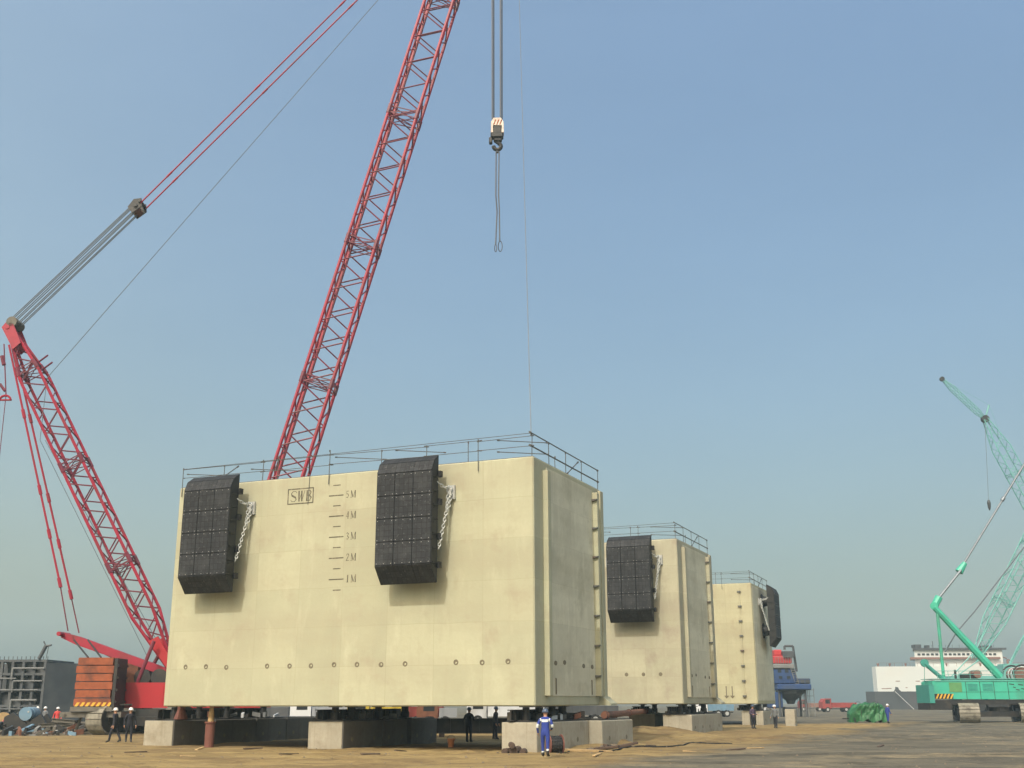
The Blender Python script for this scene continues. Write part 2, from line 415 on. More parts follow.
def ground_mat():
    m = bpy.data.materials.new('sandy_yard')
    nt, N, L, b = nodes(m)
    tc = N.new('ShaderNodeTexCoord')
    def nz(scale, sx=1, sy=1, loc=(0, 0, 0), detail=8, rough=.6):
        mp = N.new('ShaderNodeMapping'); mp.inputs['Scale'].default_value = (sx, sy, 1); mp.inputs['Location'].default_value = loc
        L.new(tc.outputs['Object'], mp.inputs['Vector'])
        n = N.new('ShaderNodeTexNoise'); n.inputs['Scale'].default_value = scale; n.inputs['Detail'].default_value = detail; n.inputs['Roughness'].default_value = rough
        L.new(mp.outputs[0], n.inputs['Vector']); return n.outputs['Fac']
    def math_(op, a, c=None, d=None):
        n = N.new('ShaderNodeMath'); n.operation = op
        for i, v in enumerate((a, c, d)):
            if v is None: continue
            if hasattr(v, 'is_output'): L.new(v, n.inputs[i])
            else: n.inputs[i].default_value = v
        return n.outputs[0]
    def ramp(src, p0, p1):
        n = N.new('ShaderNodeMapRange'); n.clamp = True
        n.inputs['From Min'].default_value = p0; n.inputs['From Max'].default_value = p1
        L.new(src, n.inputs['Value']); return n.outputs[0]
    def mixc(f, a, c):
        n = N.new('ShaderNodeMix'); n.data_type = 'RGBA'
        for s, v in ((0, f), (6, a), (7, c)):
            if hasattr(v, 'is_output'): L.new(v, n.inputs[s])
            else: n.inputs[s].default_value = v
        return n.outputs[2]
    sand = mixc(ramp(nz(.5, .35, 1.0), .35, .68), (.285, .21, .093, 1), (.20, .143, .064, 1))
    sand = mixc(math_('MULTIPLY', ramp(nz(.42, .45, .8, (4, 1, 0), 10, .72), .49, .6), .7), sand, (.15, .10, .05, 1))       # damp wheel churned patches
    sand = mixc(math_('MULTIPLY', ramp(nz(1.3, .3, 1.2, (14, 1, 0), 9, .75), .51, .62), .7), sand, (.12, .08, .042, 1))
    sand = mixc(math_('MULTIPLY', ramp(nz(2.2, .4, 1.0, (1, 9, 0)), .58, .72), .55), sand, (.36, .28, .145, 1))
    sand = mixc(math_('MULTIPLY', ramp(nz(6, .6, 1.0, (2, 3, 0)), .6, .72), .6), sand, (.15, .10, .06, 1))
    grey = mixc(ramp(nz(.35, .3, .9, (7, 7, 0)), .35, .65), (.145, .132, .098, 1), (.085, .078, .06, 1))
    grey = mixc(math_('MULTIPLY', ramp(nz(.30, .45, .8, (3, 5, 0), 10, .72), .51, .6), .75), grey, (.23, .19, .12, 1))
    grey = mixc(math_('MULTIPLY', ramp(nz(.5, .45, 1.0, (9, 5, 0), 10, .74), .5, .6), .8), grey, (.058, .053, .042, 1))
    sp = N.new('ShaderNodeSeparateXYZ'); L.new(tc.outputs['Object'], sp.inputs[0])
    X, Y = sp.outputs[0], sp.outputs[1]
    wob = math_('MULTIPLY', math_('SUBTRACT', nz(.12, .5, 1, (2, 2, 0)), .5), 8.0)
    wob2 = math_('MULTIPLY', math_('SUBTRACT', nz(.6, .25, 1.2, (6, 2, 0)), .5), 9.0)
    # worn hard-standing lies on the +x side of a line from (2,39) to (27,91)
    d1 = math_('ADD', math_('ADD', math_('MULTIPLY', X, .905), math_('MULTIPLY', Y, -.425)), 14.2)
    d1 = math_('ADD', d1, math_('ADD', wob, wob2))
    f1 = ramp(d1, -1.2, 1.6)
    # and beyond the working strip, everywhere
    d2 = math_('ADD', math_('ADD', Y, math_('MULTIPLY', X, -.55)), math_('ADD', math_('MULTIPLY', wob, .8), -97.0))
    f2 = ramp(d2, -4, 5)
    col = mixc(math_('MAXIMUM', f1, f2), sand, grey)
    L.new(col, b.inputs['Base Color'])
    b.inputs['Roughness'].default_value = .95
    b.inputs['Specular IOR Level'].default_value = .2
    bp = N.new('ShaderNodeBump'); bp.inputs['Strength'].default_value = .6; bp.inputs['Distance'].default_value = .15
    L.new(nz(2.5, .5, 1), bp.inputs['Height']); L.new(bp.outputs[0], b.inputs['Normal'])
    return m
MT['ground'] = ground_mat()
g = gm.build('ground', MT['ground'], smooth=True)
tag(g, 'bare sandy yard with wheel streaks and worn grey hard standing', 'ground', kind='structure')

# loose stones and clods
st = MB()
ico = [(0, 0, 1), (.9, 0, .2), (.2, .9, .1), (-.8, .4, .2), (-.5, -.8, .1), (.5, -.7, .3)]
icf = [[0, 1, 2], [0, 2, 3], [0, 3, 4], [0, 4, 5], [0, 5, 1], [1, 5, 4, 3, 2]]
for k in range(1500):
    y = 37 + 50 * rnd.random() ** 1.4
    x = (rnd.random() - .5) * 1.0 * y
    s = .015 + .05 * rnd.random() ** 3
    a = rnd.random() * 6.28
    z = ground_h(x, y) - s * .15
    ca, sa = math.cos(a), math.sin(a)
    st.add([(x + s * (p[0] * ca - p[1] * sa) * 1.3, y + s * (p[0] * sa + p[1] * ca), z + s * p[2]) for p in ico], icf)
MT['stone'] = mat('loose_stone', (.15, .12, .085, 1), .95, var=.5, scale=.8)
tag(st.build('loose_stones', MT['stone']), 'small stones and clods scattered over the sandy yard', 'stones', kind='stuff')

# ------------------------------------------------------------------ caissons
YAW = -0.400
W_, D_, H_ = 19.97, 9.63, 11.02
C1 = Vector((.969, 50.730, 1.919)); C2 = Vector((11.36, 78.14, 1.93)); C3 = Vector((22.514, 107.89, 1.86))
U = Vector((math.cos(YAW), math.sin(YAW), 0)); V = Vector((-math.sin(YAW), math.cos(YAW), 0))

def letters(mb, txt, x, z, h, y, slant=0., w=.62, mi=0):
    """thick and thin stroke lettering, standing 4 mm proud of a wall facing -y"""
    G = {
        'S': [((.92, .82), (.75, .97), .05), ((.75, .97), (.35, .97), .05), ((.35, .97), (.1, .8), .07), ((.1, .8), (.18, .62), .1), ((.18, .62), (.8, .38), .17), ((.8, .38), (.9, .2), .1), ((.9, .2), (.68, .03), .07), ((.68, .03), (.28, .03), .05), ((.28, .03), (.06, .2), .05)],
        'W': [((.02, .98), (.28, .02), .15), ((.28, .02), (.52, .9), .05), ((.48, .98), (.74, .02), .15), ((.74, .02), (.98, .98), .05), ((-.06, .98), (.14, .98), .04)],
        'B': [((.16, .02), (.16, .98), .15), ((.05, .98), (.6, .98), .05), ((.6, .98), (.86, .8), .1), ((.86, .8), (.62, .54), .1), ((.62, .54), (.2, .52), .05), ((.62, .5), (.94, .3), .13), ((.94, .3), (.66, .03), .1), ((.66, .03), (.05, .02), .05)],
        'M': [((.12, 0), (.12, 1), .06), ((.12, 1), (.48, .06), .15), ((.48, .06), (.86, 1), .05), ((.88, 0), (.88, 1), .16), ((0, 0), (.25, 0), .04), ((.74, 0), (1, 0), .04)],
        '1': [((.5, 0), (.5, 1), .18), ((.28, .84), (.5, 1), .05), ((.25, 0), (.75, 0), .04)],
        '2': [((.12, .78), (.3, .97), .06), ((.3, .97), (.68, .97), .06), ((.68, .97), (.85, .75), .14), ((.85, .75), (.12, .04), .1), ((.12, .04), (.9, .04), .08)],
        '3': [((.12, .86), (.4, .98), .06), ((.4, .98), (.8, .8), .1), ((.8, .8), (.45, .53), .08), ((.45, .53), (.88, .3), .12), ((.88, .3), (.5, .02), .1), ((.5, .02), (.1, .12), .06)],
        '4': [((.68, 0), (.68, 1), .16), ((.68, 1), (.08, .32), .05), ((.08, .32), (.95, .32), .06)],
        '5': [((.25, .97), (.85, .97), .08), ((.25, .97), (.2, .55), .06), ((.2, .55), (.6, .6), .06), ((.6, .6), (.88, .3), .13), ((.88, .3), (.5, .02), .1), ((.5, .02), (.1, .12), .06)],
    }
    for ch in txt:
        if ch != ' ':
            for i, ((ax, az), (bx, bz), t) in enumerate(G[ch]):
                A = Vector((x + (ax * w + slant * az) * h, 0, z + az * h)); B = Vector((x + (bx * w + slant * bz) * h, 0, z + bz * h))
                d = (B - A).normalized(); pp = Vector((-d.z, 0, d.x)) * (t * h * .5)
                yy = y - .0003 * i
                A, B = A - d * .01, B + d * .01
                q = [A - pp, B - pp, B + pp, A + pp]
                mb.add([(p.x, yy, p.z) for p in q], [[0, 1, 2, 3] if (q[1] - q[0]).cross(q[2] - q[0]).y < 0 else [3, 2, 1, 0]], mi)
        x += h * (w + .2)

def railing(root, seg, name='guard_railing', posts=(), loose=(), r=.03, zb=H_):
    """tube guard railing: list of straight runs (x0,y0,x1,y1), parts post and rail below it"""
    base = MB()
    for (x0, y0, x1, y1) in seg:
        base.box(min(x0, x1) - .05, max(x0, x1) + .05, min(y0, y1) - .05, max(y0, y1) + .05, zb + .002, zb + .03)
    gr = base.build(name, MT['tube'], root)
    for (x, y, zt, zl) in posts:
        p = MB(); p.tube((x, y, zb + zl), (x + rnd.uniform(-.03, .03), y, zb + zt), .02, 6)
        p.tube((x, y, zb + zt - .08), (x, y, zb + zt + .02), .036, 6)
        p.build('post', MT['tube'], gr)
    for (a, b, rr) in loose:
        p = MB(); p.tube(a, b, rr, 6)
        d = (Vector(b) - Vector(a)).normalized()
        p.tube(Vector(b) - d * .12, Vector(b), rr * 1.7, 6); p.tube(Vector(a), Vector(a) + d * .12, rr * 1.7, 6)
        p.build('rail', MT['tube'], gr)
    return gr

def caisson(name, C, label, m, third=False, number=1):
    root = empty(name, C, YAW if not third else -.385, label, 'caisson', 'concrete caissons on blocks')
    mb = MB(); mb.bbox(-W_, 0, 0, D_, 0, H_, .05)
    mb.build('shell', m, root)
    rb = MB()
    sw = MB()
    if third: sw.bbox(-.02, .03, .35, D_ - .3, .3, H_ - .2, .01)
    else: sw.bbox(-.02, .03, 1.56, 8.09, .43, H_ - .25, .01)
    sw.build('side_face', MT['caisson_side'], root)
    if not third:
        rb.bbox(-.02, .25, 1.15, 1.55, .43, 10.57, .02)
        rb.build('rib', m, root)
        rb = MB(); rb.bbox(-.02, .3, 8.1, 8.4, .43, 10.66, .02); rb.build('rib', m, root)
        rb = MB(); rb.bbox(-.02, .14, 9.1, 9.58, .02, H_ - .1, .02); rb.build('rib', m, root)
        ft = MB(); ft.prism([(-.02, 8.6, .003), (.6, 8.6, .003), (.6, 8.6, .1), (.2, 8.6, .425), (-.02, 8.6, .425)], (0, 1.02, 0))
        ft.build('footing', m, root)
        for k in range(7):
            t = MB(); z = 10.3 - 1.475 * k
            t.prism([(.02, 8.098, z), (.33, 8.098, z), (.33, 8.098, z - .05), (.02, 8.098, z - .12)], (0, -.13, 0))
            t.build('bracket', MT['tube'], root)
        for y in (2.5, 7.47):
            h = MB(); h.box(.0, .042, y - .06, y + .06, .55, 1.2)
            h.box(.0, .07, y - .085, y - .06, .5, 1.22); h.build('slot', MT['hole'], root)
        for y, z in ((2.46, 1.88), (3.63, 1.94), (6.27, 1.85), (7.54, 1.84)):
            h = MB(); h.prism([(.031, y + .2 * math.cos(t), z + .11 * math.sin(t)) for t in [math.pi * q_ / 5 for q_ in range(10)]], (.01, 0, 0)); h.build('socket', MT['hole'], root)
    else:
        rb.bbox(-1.22, -1.1, -.07, .02, .5, 10.6, .012); rb.build('rib', m, root)
        for k in range(8):
            t = MB(); z = 10.3 - 1.36 * k
            t.prism([(-1.34, -.02, z), (-.98, -.02, z), (-1.04, -.02, z - .15), (-1.28, -.02, z - .15)], (0, -.16, 0))
            t.build('bracket', MT['tube'], root)
        for x in (-2.85, -2.3):
            h = MB(); h.box(x - .05, x + .05, -.012, .01, .7, 1.6)
            h.prism([(x - .22, -.03, .75), (x + .22, -.03, .75), (x, -.03, .5)], (0, .03, 0))
            h.build('slot', MT['hole'], root)
    return root

k1 = caisson('concrete_caisson', C1, 'largest pale yellow concrete caisson with SWB and metre marks painted on it', MT['caisson'])
k2 = caisson('concrete_caisson', C2, 'middle pale yellow caisson with one dark fender and brownish patches', MT['caisson_b'])
k3 = caisson('concrete_caisson', C3, 'farthest pale yellow caisson with dark brackets down its front and fender around the corner', MT['caisson_c'], True)

# sockets and paint on the first caisson
for i, u in enumerate([-18.76, -17.52, -16.3, -13.92, -12.64, -11.44, -10.17, -8.93, -7.65, -6.4, -3.82, -2.53, -1.28]):
    h = MB(); h.lathe((u, -.001, 1.87 + rnd.uniform(-.04, .04)), [(.125, 0), (.115, -.012), (.07, -.014), (.06, -.004)], 14, 'y')
    h.lathe((u + .02, -.006, 1.86), [(.05, 0), (.045, -.006)], 10, 'y', 1)
    h.build('socket', [MT['hole'], MT['caisson']], k1)
for u in (-3.9, -2.7, -1.5):
    h = MB(); h.lathe((u, -.001, 1.95), [(.13, 0), (.12, -.012)], 14, 'y'); h.build('socket', MT['hole'], k2)
sm = MB()
for (a0, a1, b0, b1) in ((-13.24, -11.72, 10.40, 10.46), (-13.24, -11.72, 9.66, 9.72), (-13.24, -13.18, 9.72, 10.40), (-11.78, -11.72, 9.72, 10.40)):
    sm.box(a0, a1, -.004, .003, b0, b1)
letters(sm, 'S', -13.08, 9.79, .54, -.005, .06, .7)
letters(sm, 'W', -12.66, 9.79, .54, -.005, .14, .66)
letters(sm, 'B', -12.16, 9.79, .54, -.005, .02, .6)
sm.build('lettering', MT['mark'], k1)
for i in range(11):
    z = 5.35 + .51 * i
    long_ = i % 2 == 1
    t = MB()
    x = -10.17 - .022 * i
    if long_: t.box(x - .46, x + .36, -.004, .003, z - .028, z + .028)
    else: t.box(x - .23, x + .2, -.004, .003, z - .024, z + .024)
    t.build('depth_mark', MT['mark'], k1)
    if long_:
        n = MB(); letters(n, '%d' % ((i + 1) // 2), x + .5, z - .16, .34, -.004, .02, .5); letters(n, 'M', x + .76, z - .16, .34, -.004, .02, .85)
        n.build('lettering', MT['mark'], k1)

def corner_rail(root, top=1.02, big=True, full=-W_ + .2):
    ux = [full, -17.3, -14.9, -14.0, -10.85, -8.0, -5.55, -3.35, -2.75, -.12] if full < -15 else [full, full + 2.6, -2.6, -.12]
    posts = [(u, .12, rnd.choice((1.08, 1.2, 1.0)), -.05 if k % 4 else -.5) for k, u in enumerate(ux)]
    posts = [(u, -.06 if l < -.2 else y, t, l) for (u, y, t, l) in posts]
    posts += [(-.12, y, 1.1, 0) for y in (2.3, 4.6, 6.9, D_ - .15)]
    posts += [(-.3, y, .7, 0) for y in (3.6,)]
    L = []
    for a, b in zip(ux[:-1:2], ux[2::2] + [ux[-1]]):
        for z in (.98, .52):
            L.append(((a - .15, .12, H_ + z + rnd.uniform(-.04, .04)), (b + .1, .14, H_ + z + rnd.uniform(-.04, .04)), .015))
    L.append(((full, .1, H_ + 1.0), (-.1, .1, H_ + 1.12), .014))
    for z, rr in ((1.12, .03), (.5, .036)):
        L.append(((-.12, -.15, H_ + z), (-.12, D_ - .05, H_ + z - .03), rr))
    if full < -15:
        for u, dz in ((-19.75, .75), (-10.7, .9), (-7.9, .55), (-7.3, .95), (-15.7, .7), (-1.9, .95), (-1.9, .4)):
            L.append(((u, .2, H_ + dz), (u + 1.9, 1.9, H_ + dz + .06), .02))
        L.append(((-.2, 5, H_ + .1), (-.1, 6.4, H_ + .95), .028))
        L.append(((-16.4, .1, H_ + .9), (-17.4, .1, H_ + .35), .026))
    railing(root, [(full, .12, -.1, .12), (-.12, .25, -.12, D_ - .1)], posts=posts, loose=L)
corner_rail(k1); corner_rail(k2, full=-W_ + .2); corner_rail(k3)
dr = MB(); dr.tube((-11.98, -.02, H_ + .1), (-12.02, -.025, 9.6), .014, 5)
dr.build('hanging_wire', MT['tube'], k1)

# ------------------------------------------------------------------ fenders
def fender(root_c, u0, u1, label, third=False, zc=0.):
    """panel of bolted pads on two rubber cones, with chains; local frame of the caisson face: x along, y into the wall"""
    w = u1 - u0
    rc = C3 if third else root_c
    yaw = -.385 if third else YAW
    mrot = Matrix.Rotation(yaw, 3, 'Z')
    if third:   # hangs on the side wall
        loc = rc + mrot @ Vector((0, (u0 + u1) / 2, 0)); rz = yaw + math.pi / 2
    else:
        loc = rc + mrot @ Vector(((u0 + u1) / 2, 0, 0)); rz = yaw
    rt_ = empty('dock_fender', loc + Vector((0, 0, 5.4 + zc)), rz, label, 'fender', 'dark panel fenders hung on the caissons')
    h = w / 2
    zt = 5.86
    fr = MB()
    prof = [(-1.42, .78), (-.84, .06), (-.80, .06), (-.80, zt - .06), (-.84, zt - .06), (-1.22, zt - .34), (-1.42, zt - .82)]
    fr.prism([(-h + .02, y, z) for (y, z) in prof], (w - .04, 0, 0))
    fr.build('panel_frame', MT['rubber_dark'], rt_)
    pads = MB(); bolts = MB()
    cols = 3; rows = 4
    cw = w / cols; rh = (zt - 1.6) / rows
    for c in range(cols):
        x0, x1 = -h + c * cw + .006, -h + (c + 1) * cw - .006
        for r in range(rows):
            z0, z1 = .8 + r * rh + .006, .8 + (r + 1) * rh - .006
            pads.bbox(x0, x1, -1.52, -1.425, z0, z1, .02)
            for bx in (x0 + .1, (x0 + x1) / 2, x1 - .1):
                for bz in (z0 + .08, z1 - .08):
                    bolts.lathe((bx, -1.519, bz), [(.018, 0), (.016, -.012)], 6, 'y')
        # chamfer pads, bottom and top
        for (ya, za, yb, zb) in ((-1.50, .785, -.86, .0), (-1.50, zt - .785, -1.29, zt - .31), (-1.285, zt - .30, -.84, zt)):
            d = Vector((0, yb - ya, zb - za)).normalized()
            nrm = Vector((0, -d.z, d.y)); 
            if nrm.y > 0: nrm = -nrm
            o = Vector((x0, ya, za)) - nrm * .07
            pads.obox(o, (x1 - x0, 0, 0), Vector((0, yb - ya, zb - za)), nrm * .09)
    pads.build('facing_pads', MT['rubber'], rt_); bolts.build('bolt_heads', MT['bolt'], rt_)
    for s in (-1, 1):
        side = MB()
        for k in range(7):
            side.box(s * h - .02 if s > 0 else -h - .045, s * h + .045 if s > 0 else -h + .02, -1.36, -.9, .85 + k * .66, .9 + k * .66)
            side.lathe((s * (h + .001), -1.3, .7 + k * .66), [(.03, 0), (.03, s * .03)], 6, 'x')
        side.box(s * h - .015, s * h + .015, -1.45, -1.40, .8, zt - .8)
        side.build('side_ribs', MT['rubber_dark'], rt_)
    for z in (1.55, 4.35):
        cn = MB()
        cn.lathe((0, -.82, z), [(.62, 0), (.62, .08), (.45, .2), (.52, .62), (.72, .72), (.72, .817)], 20, 'y')
        cn.build('rubber_cone', MT['rubber_dark'], rt_, smooth=False)
    for z in (.8, 2.1, 3.7, 5.0):
        lg = MB(); lg.box(h - .35, h + .12, -.86, -.62, z - .14, z + .14)
        lg.build('lug', MT['rubber_dark'], rt_)
    br = MB(); br.box(h + .12, h + .5, -.14, .02, 3.9, 4.55); br.box(h + .2, h + .4, -.3, -.12, 4.05, 4.4)
    br.build('chain_bracket', MT['bolt'], rt_)
    def chain(a, b, sag):
        ch = MB(); a, b = Vector(a), Vector(b); n = max(4, int((b - a).length / .15))
        pts = []
        for i in range(n + 1):
            t = i / n; p = a.lerp(b, t); p.z -= sag * 4 * t * (1 - t); pts.append(p)
        for i in range(n):
            d = pts[i + 1] - pts[i]; c = (pts[i] + pts[i + 1]) / 2
            q = d.orthogonal().normalized()
            if i % 2: q = d.normalized().cross(q)
            ch.link(c, d, q, d.length * 1.3, .13, .024)
        ch.build('chain', MT['chain'], rt_)
    for m_ in (1, -1):
        chain((m_ * (h + .06), -.85, 1.5), (m_ * (h + .3), -.22, 4.2), .05)
        chain((m_ * h, -.9, 4.6), (m_ * (h + .33), -.2, 4.45), .12)
        chain((m_ * (h + .25), -.3, 4.5), (m_ * (h + .22), -.35, 3.3), .0)
        chain((m_ * (h + .38), -.2, 4.4), (m_ * (h + .3), -.32, 3.5), .0)
    br = MB(); br.box(-h - .5, -h - .12, -.14, .02, 3.9, 4.55); br.box(-h - .4, -h - .2, -.3, -.12, 4.05, 4.4)
    br.build('chain_bracket', MT['bolt'], rt_)
    return rt_

fender(C1, -18.45, -15.6, 'dark pad fender at the left end of the largest caisson')
fender(C1, -7.3, -4.42, 'dark pad fender between the metre marks and the near corner')
fender(C2, -4.65, -1.55, 'dark pad fender on the middle caisson', zc=-.02)
fender(C3, 3.6, 6.5, 'dark fender seen edge on, on the farthest caisson', True, zc=-.1)

# ------------------------------------------------------------------ blocks, jacks and odds under the caissons
def yard_block(x0, x1, y0, y1, C, yaw, top, label, m='block', dx=0, dy=0, rz=0.0):
    mrot = Matrix.Rotation(yaw, 3, 'Z')
    p = C + mrot @ Vector(((x0 + x1) / 2, (y0 + y1) / 2, 0))
    z0 = min(0, ground_h(p.x, p.y)) - .12
    w, d = (x1 - x0) / 2, (y1 - y0) / 2
    o = empty('support_block', (p.x, p.y, z0), yaw + rz, label, 'concrete block', 'concrete blocks under the caissons')
    b = MB(); b.bbox(-w, w, -d, d, 0, top - z0, .035); b.build('body', MT['block_shade' if m == 'block_end' else m], o)
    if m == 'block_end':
        b = MB(); b.bbox(-w + .03, w - .05, -d - .03, -d + .01, .13, top - z0 - .02, .01); b.build('lit_end_face', MT['block'], o)  # paler slab paints the sunlit front onto the darkened body
    for s in (-1, 1):
        for t in (-.55, .55):
            h = MB(); h.lathe((s * w, t * d, .42 - z0), [(.11, 0), (.1, s * .012)], 10, 'x'); h.build('lifting_hole', MT['hole'], o)
    pl = MB(); pl.box(-w + .1, w - .1, -d + .15, d - .15, top - z0 + .003, top - z0 + .05); pl.build('bearing_plate', MT['black'], o)
    return o

TOP = 1.24
def strip(C, yaw, x0, x1, ys_, names, mats, top=TOP, rz=0.):
    for (y0, y1), nm, mm in zip(ys_, names, mats): yard_block(x0, x1, y0, y1, C, yaw, top, nm, mm, rz=rz)

# measured fronts: where the light end faces stand below the first caisson's front
n_ = V
def u_on(px, py, C, off):
    p = on_plane(px, py, C + V * off, V) - C
    return p.dot(U)
uA0, uA1 = u_on(504.5, 740, C1, .35), u_on(541, 740, C1, .35)
uB0, uB1 = u_on(308, 735, C1, .8), u_on(343, 735, C1, .8)
uC0, uC1 = u_on(144, 732, C1, 1.0), u_on(173.5, 732, C1, 1.0)
for i, (s0, s1, off, lb, mm) in enumerate(((.35, 6.1, 0, 'long grey block under the near corner behind the worker in blue', 'block'),
                          (6.15, 10.3, .62, 'short grey block behind the corner block, with rubble along its foot', 'block'))):
    yard_block(uA0 + off + .15 * (1 if i else 0), uA1 + off + .35 * i, s0, s1, C1, YAW, TOP, lb, mm, rz=-.06)
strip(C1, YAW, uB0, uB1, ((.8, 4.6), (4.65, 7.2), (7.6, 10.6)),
      ('pale ended block below the metre marks of the largest caisson', 'shaded block behind the pale ended block', 'shaded innermost block in the middle row'), ('block_end', 'block_shade', 'block_shade'))
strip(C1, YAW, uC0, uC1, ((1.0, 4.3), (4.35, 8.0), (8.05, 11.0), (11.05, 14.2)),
      ('whitish block beside the red crane with a stained brown edge', 'shaded block behind the whitish one near the brown post', 'third shaded block in from the whitish one', 'innermost shaded block beside the red crane'), ('block_end', 'block_shade', 'block_shade', 'block_shade'))
uD0, uD1 = u_on(663, 722, C2, .8), u_on(692, 722, C2, .8)
strip(C2, YAW, uD0, uD1, ((.8, 4.6), (4.65, 9.8)), ('pale block under the corner of the middle caisson beside the sand heap', 'long grey block with dark holes under the side of the middle caisson'), ('block', 'block'))
uE0, uE1 = u_on(629, 720, C2, 4.5), u_on(655, 720, C2, 4.5)
strip(C2, YAW, uE0, uE1, ((4.5, 9.0),), ('low pale block set back under the middle caisson behind the rusty pipe',), ('block',))
uF0, uF1 = u_on(742, 717, C3, .8), u_on(750, 717, C3, .8)
strip(C3, -.385, uF0, uF1, ((.8, 6.0),), ('tan block under the farthest caisson behind the worker in purple',), ('block',))
uG0, uG1 = u_on(756, 717, C3, .8), u_on(763.5, 717, C3, .8)
strip(C3, -.385, uG0, uG1, ((.8, 6.0),), ('pale block under the near corner of the farthest caisson',), ('block',))
p = on_plane(790, 727, Vector((0, 100, 0)), Vector((0, 1, 0)))
yard_block(-.4, .42, -.6, .8, Vector((p.x, 99.5, 0)), -.35, 1.45, 'narrow pale block standing clear of the farthest caisson', 'block')

def jack(p, h, label, r=.17, m='black', grp='steel jacks carrying the caissons'):
    o = empty('support_jack', p, YAW, label, 'jack', grp)
    b = MB(); b.box(-.28, .28, -.28, .28, 0, .04); b.build('base_plate', MT['black'], o)
    b = MB(); b.lathe((0, 0, .041), [(r * 1.25, 0), (r * 1.25, h * .45), (r, h * .5), (r, h - .09)], 12); b.build('cylinder', MT[m], o)
    b = MB(); b.box(-.24, .24, -.24, .24, h - .045, h - .004); b.build('top_plate', MT['black'], o)
    return o
GAP = C1.z - TOP - .05
rows = [(C1, YAW, (uA0 + uA1) / 2, (.9, 2.6, 4.3, 5.6), 'corner'), (C1, YAW, (uB0 + uB1) / 2, (1.5, 3.2, 5.4, 8.6), 'middle'), (C1, YAW, (uC0 + uC1) / 2 + 1.4, (1.6, 3.6, 6.0, 9.4), 'crane side'),
        (C2, YAW, (uD0 + uD1) / 2, (1.2, 2.9, 5.4, 7.6), 'second'), (C2, YAW, (uE0 + uE1) / 2, (5.0, 7.6), 'set back'), (C3, -.385, (uF0 + uF1) / 2, (1.6, 4), 'tan'), (C3, -.385, (uG0 + uG1) / 2, (1.6, 4), 'far')]
desc = {'corner': 'dark steel jack on the long block behind the worker in blue', 'middle': 'dark steel jack on the row below the metre marks', 'crane side': 'dark steel jack on the block row beside the red crane',
        'second': 'dark steel jack on the block row at the sand heap', 'set back': 'dark steel jack on the low set back block', 'tan': 'dark steel jack on the tan block of the farthest caisson', 'far': 'dark steel jack under the farthest caisson near corner'}
order = ('nearest the front edge', 'second from the front', 'third from the front', 'at the inner end')
for (C, yw, u, vs, nm) in rows:
    mrot = Matrix.Rotation(yw, 3, 'Z')
    for k, v in enumerate(vs):
        q = C + mrot @ Vector((u + rnd.uniform(-.25, .25) if nm != 'crane side' else u - 1.0, v, 0)); q.z = TOP + .051
        jack(q, C.z - TOP - .052, desc[nm] + ', ' + order[k], rnd.uniform(.14, .2))

for (C, yw, u, vs, nm), lb in zip(rows, ('behind the worker in blue on the corner block row', 'on the row below the metre marks', 'on the row beside the red crane', 'on the row at the sand heap', 'on the low set back block', 'on the tan block of the farthest caisson', 'on the pale block of the farthest caisson')):
    mrot = Matrix.Rotation(yw, 3, 'Z')
    L = vs[-1] - vs[0] + 1.2
    q = C + mrot @ Vector((u - .55 if nm != 'crane side' else u - 1.55, (vs[0] + vs[-1]) / 2, 0)); q.z = TOP + .052
    o = empty('bearer_beam', q, yw, 'black steel bearer beam lying ' + lb, 'beam', 'bearer beams on the block rows'); o['kind'] = 'thing'
    b = MB(); b.box(-.03, .03, -L / 2, L / 2, .04, .44)
    for k in range(int(L / .6)): b.box(-.14, .14, -L / 2 + .3 + .6 * k, -L / 2 + .33 + .6 * k, .041, .439)
    b.build('web', MT['black'], o)
    for z in (0, .441): b = MB(); b.box(-.15, .15, -L / 2, L / 2, z, z + .038); b.build('flange', MT['black'], o)
    for k in range(5):
        b = MB(); yy = -L / 2 + .4 + k * L / 5.2; b.bbox(-.34, -.18, yy, yy + .3, 0, rnd.uniform(.12, .4), .02); b.build('packing_block', MT['wood_dark' if k % 2 else 'dirty'], o)

def w_of(C, u, v, z): 
    q = C + U * u + V * v; return Vector((q.x, q.y, z))

# brown cone jack and rusty post by the crane
q = on_plane(181, 715, C1 + V * 1.5, V)
o = empty('cone_jack', (q.x, q.y, TOP + .051), YAW, 'brown cone shaped jack on the whitish block', 'jack')
b = MB(); b.lathe((0, 0, 0), [(.36, 0), (.34, .08), (.2, .45), (.2, C1.z - TOP - .053)], 14); b.build('cone', MT['rustpost'], o)
q = on_plane(209, 744, C1 + V * .7, V)
o = empty('pipe_post', (q.x, q.y, ground_h(q.x, q.y) - .05), YAW, 'rusty brown pipe post with a timber stub on top', 'post')
hh = 1.92 - o.location.z
b = MB(); b.lathe((0, 0, 0), [(.30, 0), (.30, .03), (.23, .05), (.23, 1.18), (.29, 1.19), (.29, 1.25), (.2, 1.26)], 14); b.build('pipe', MT['rustpost'], o)
b = MB(); b.lathe((.02, 0, 1.262), [(.15, 0), (.14, .3), (.10, hh - 1.27)], 8); b.build('timber_stub', MT['wood'], o)

# rusty pipe lying across the gap between the caissons
a = atY(604, 713, 57.5); a.z = TOP + .05 + .17
c = atY(646, 713.2, 83.0); c.z = TOP + .05 + .17
o = empty('rusty_pipe', a, 0, 'long rusty pipe lying on the blocks between the two nearer caissons', 'pipe')
b = MB(); b.tube(a, c, .165, 12); b.build('barrel', MT['rust'], o, world=True)
d = (c - a).normalized()
for t in (.02, .5, .98):
    b = MB(); b.tube(a + (c - a) * t - d * .06, a + (c - a) * t + d * .06, .21, 12); b.build('flange', MT['rust'], o, world=True)

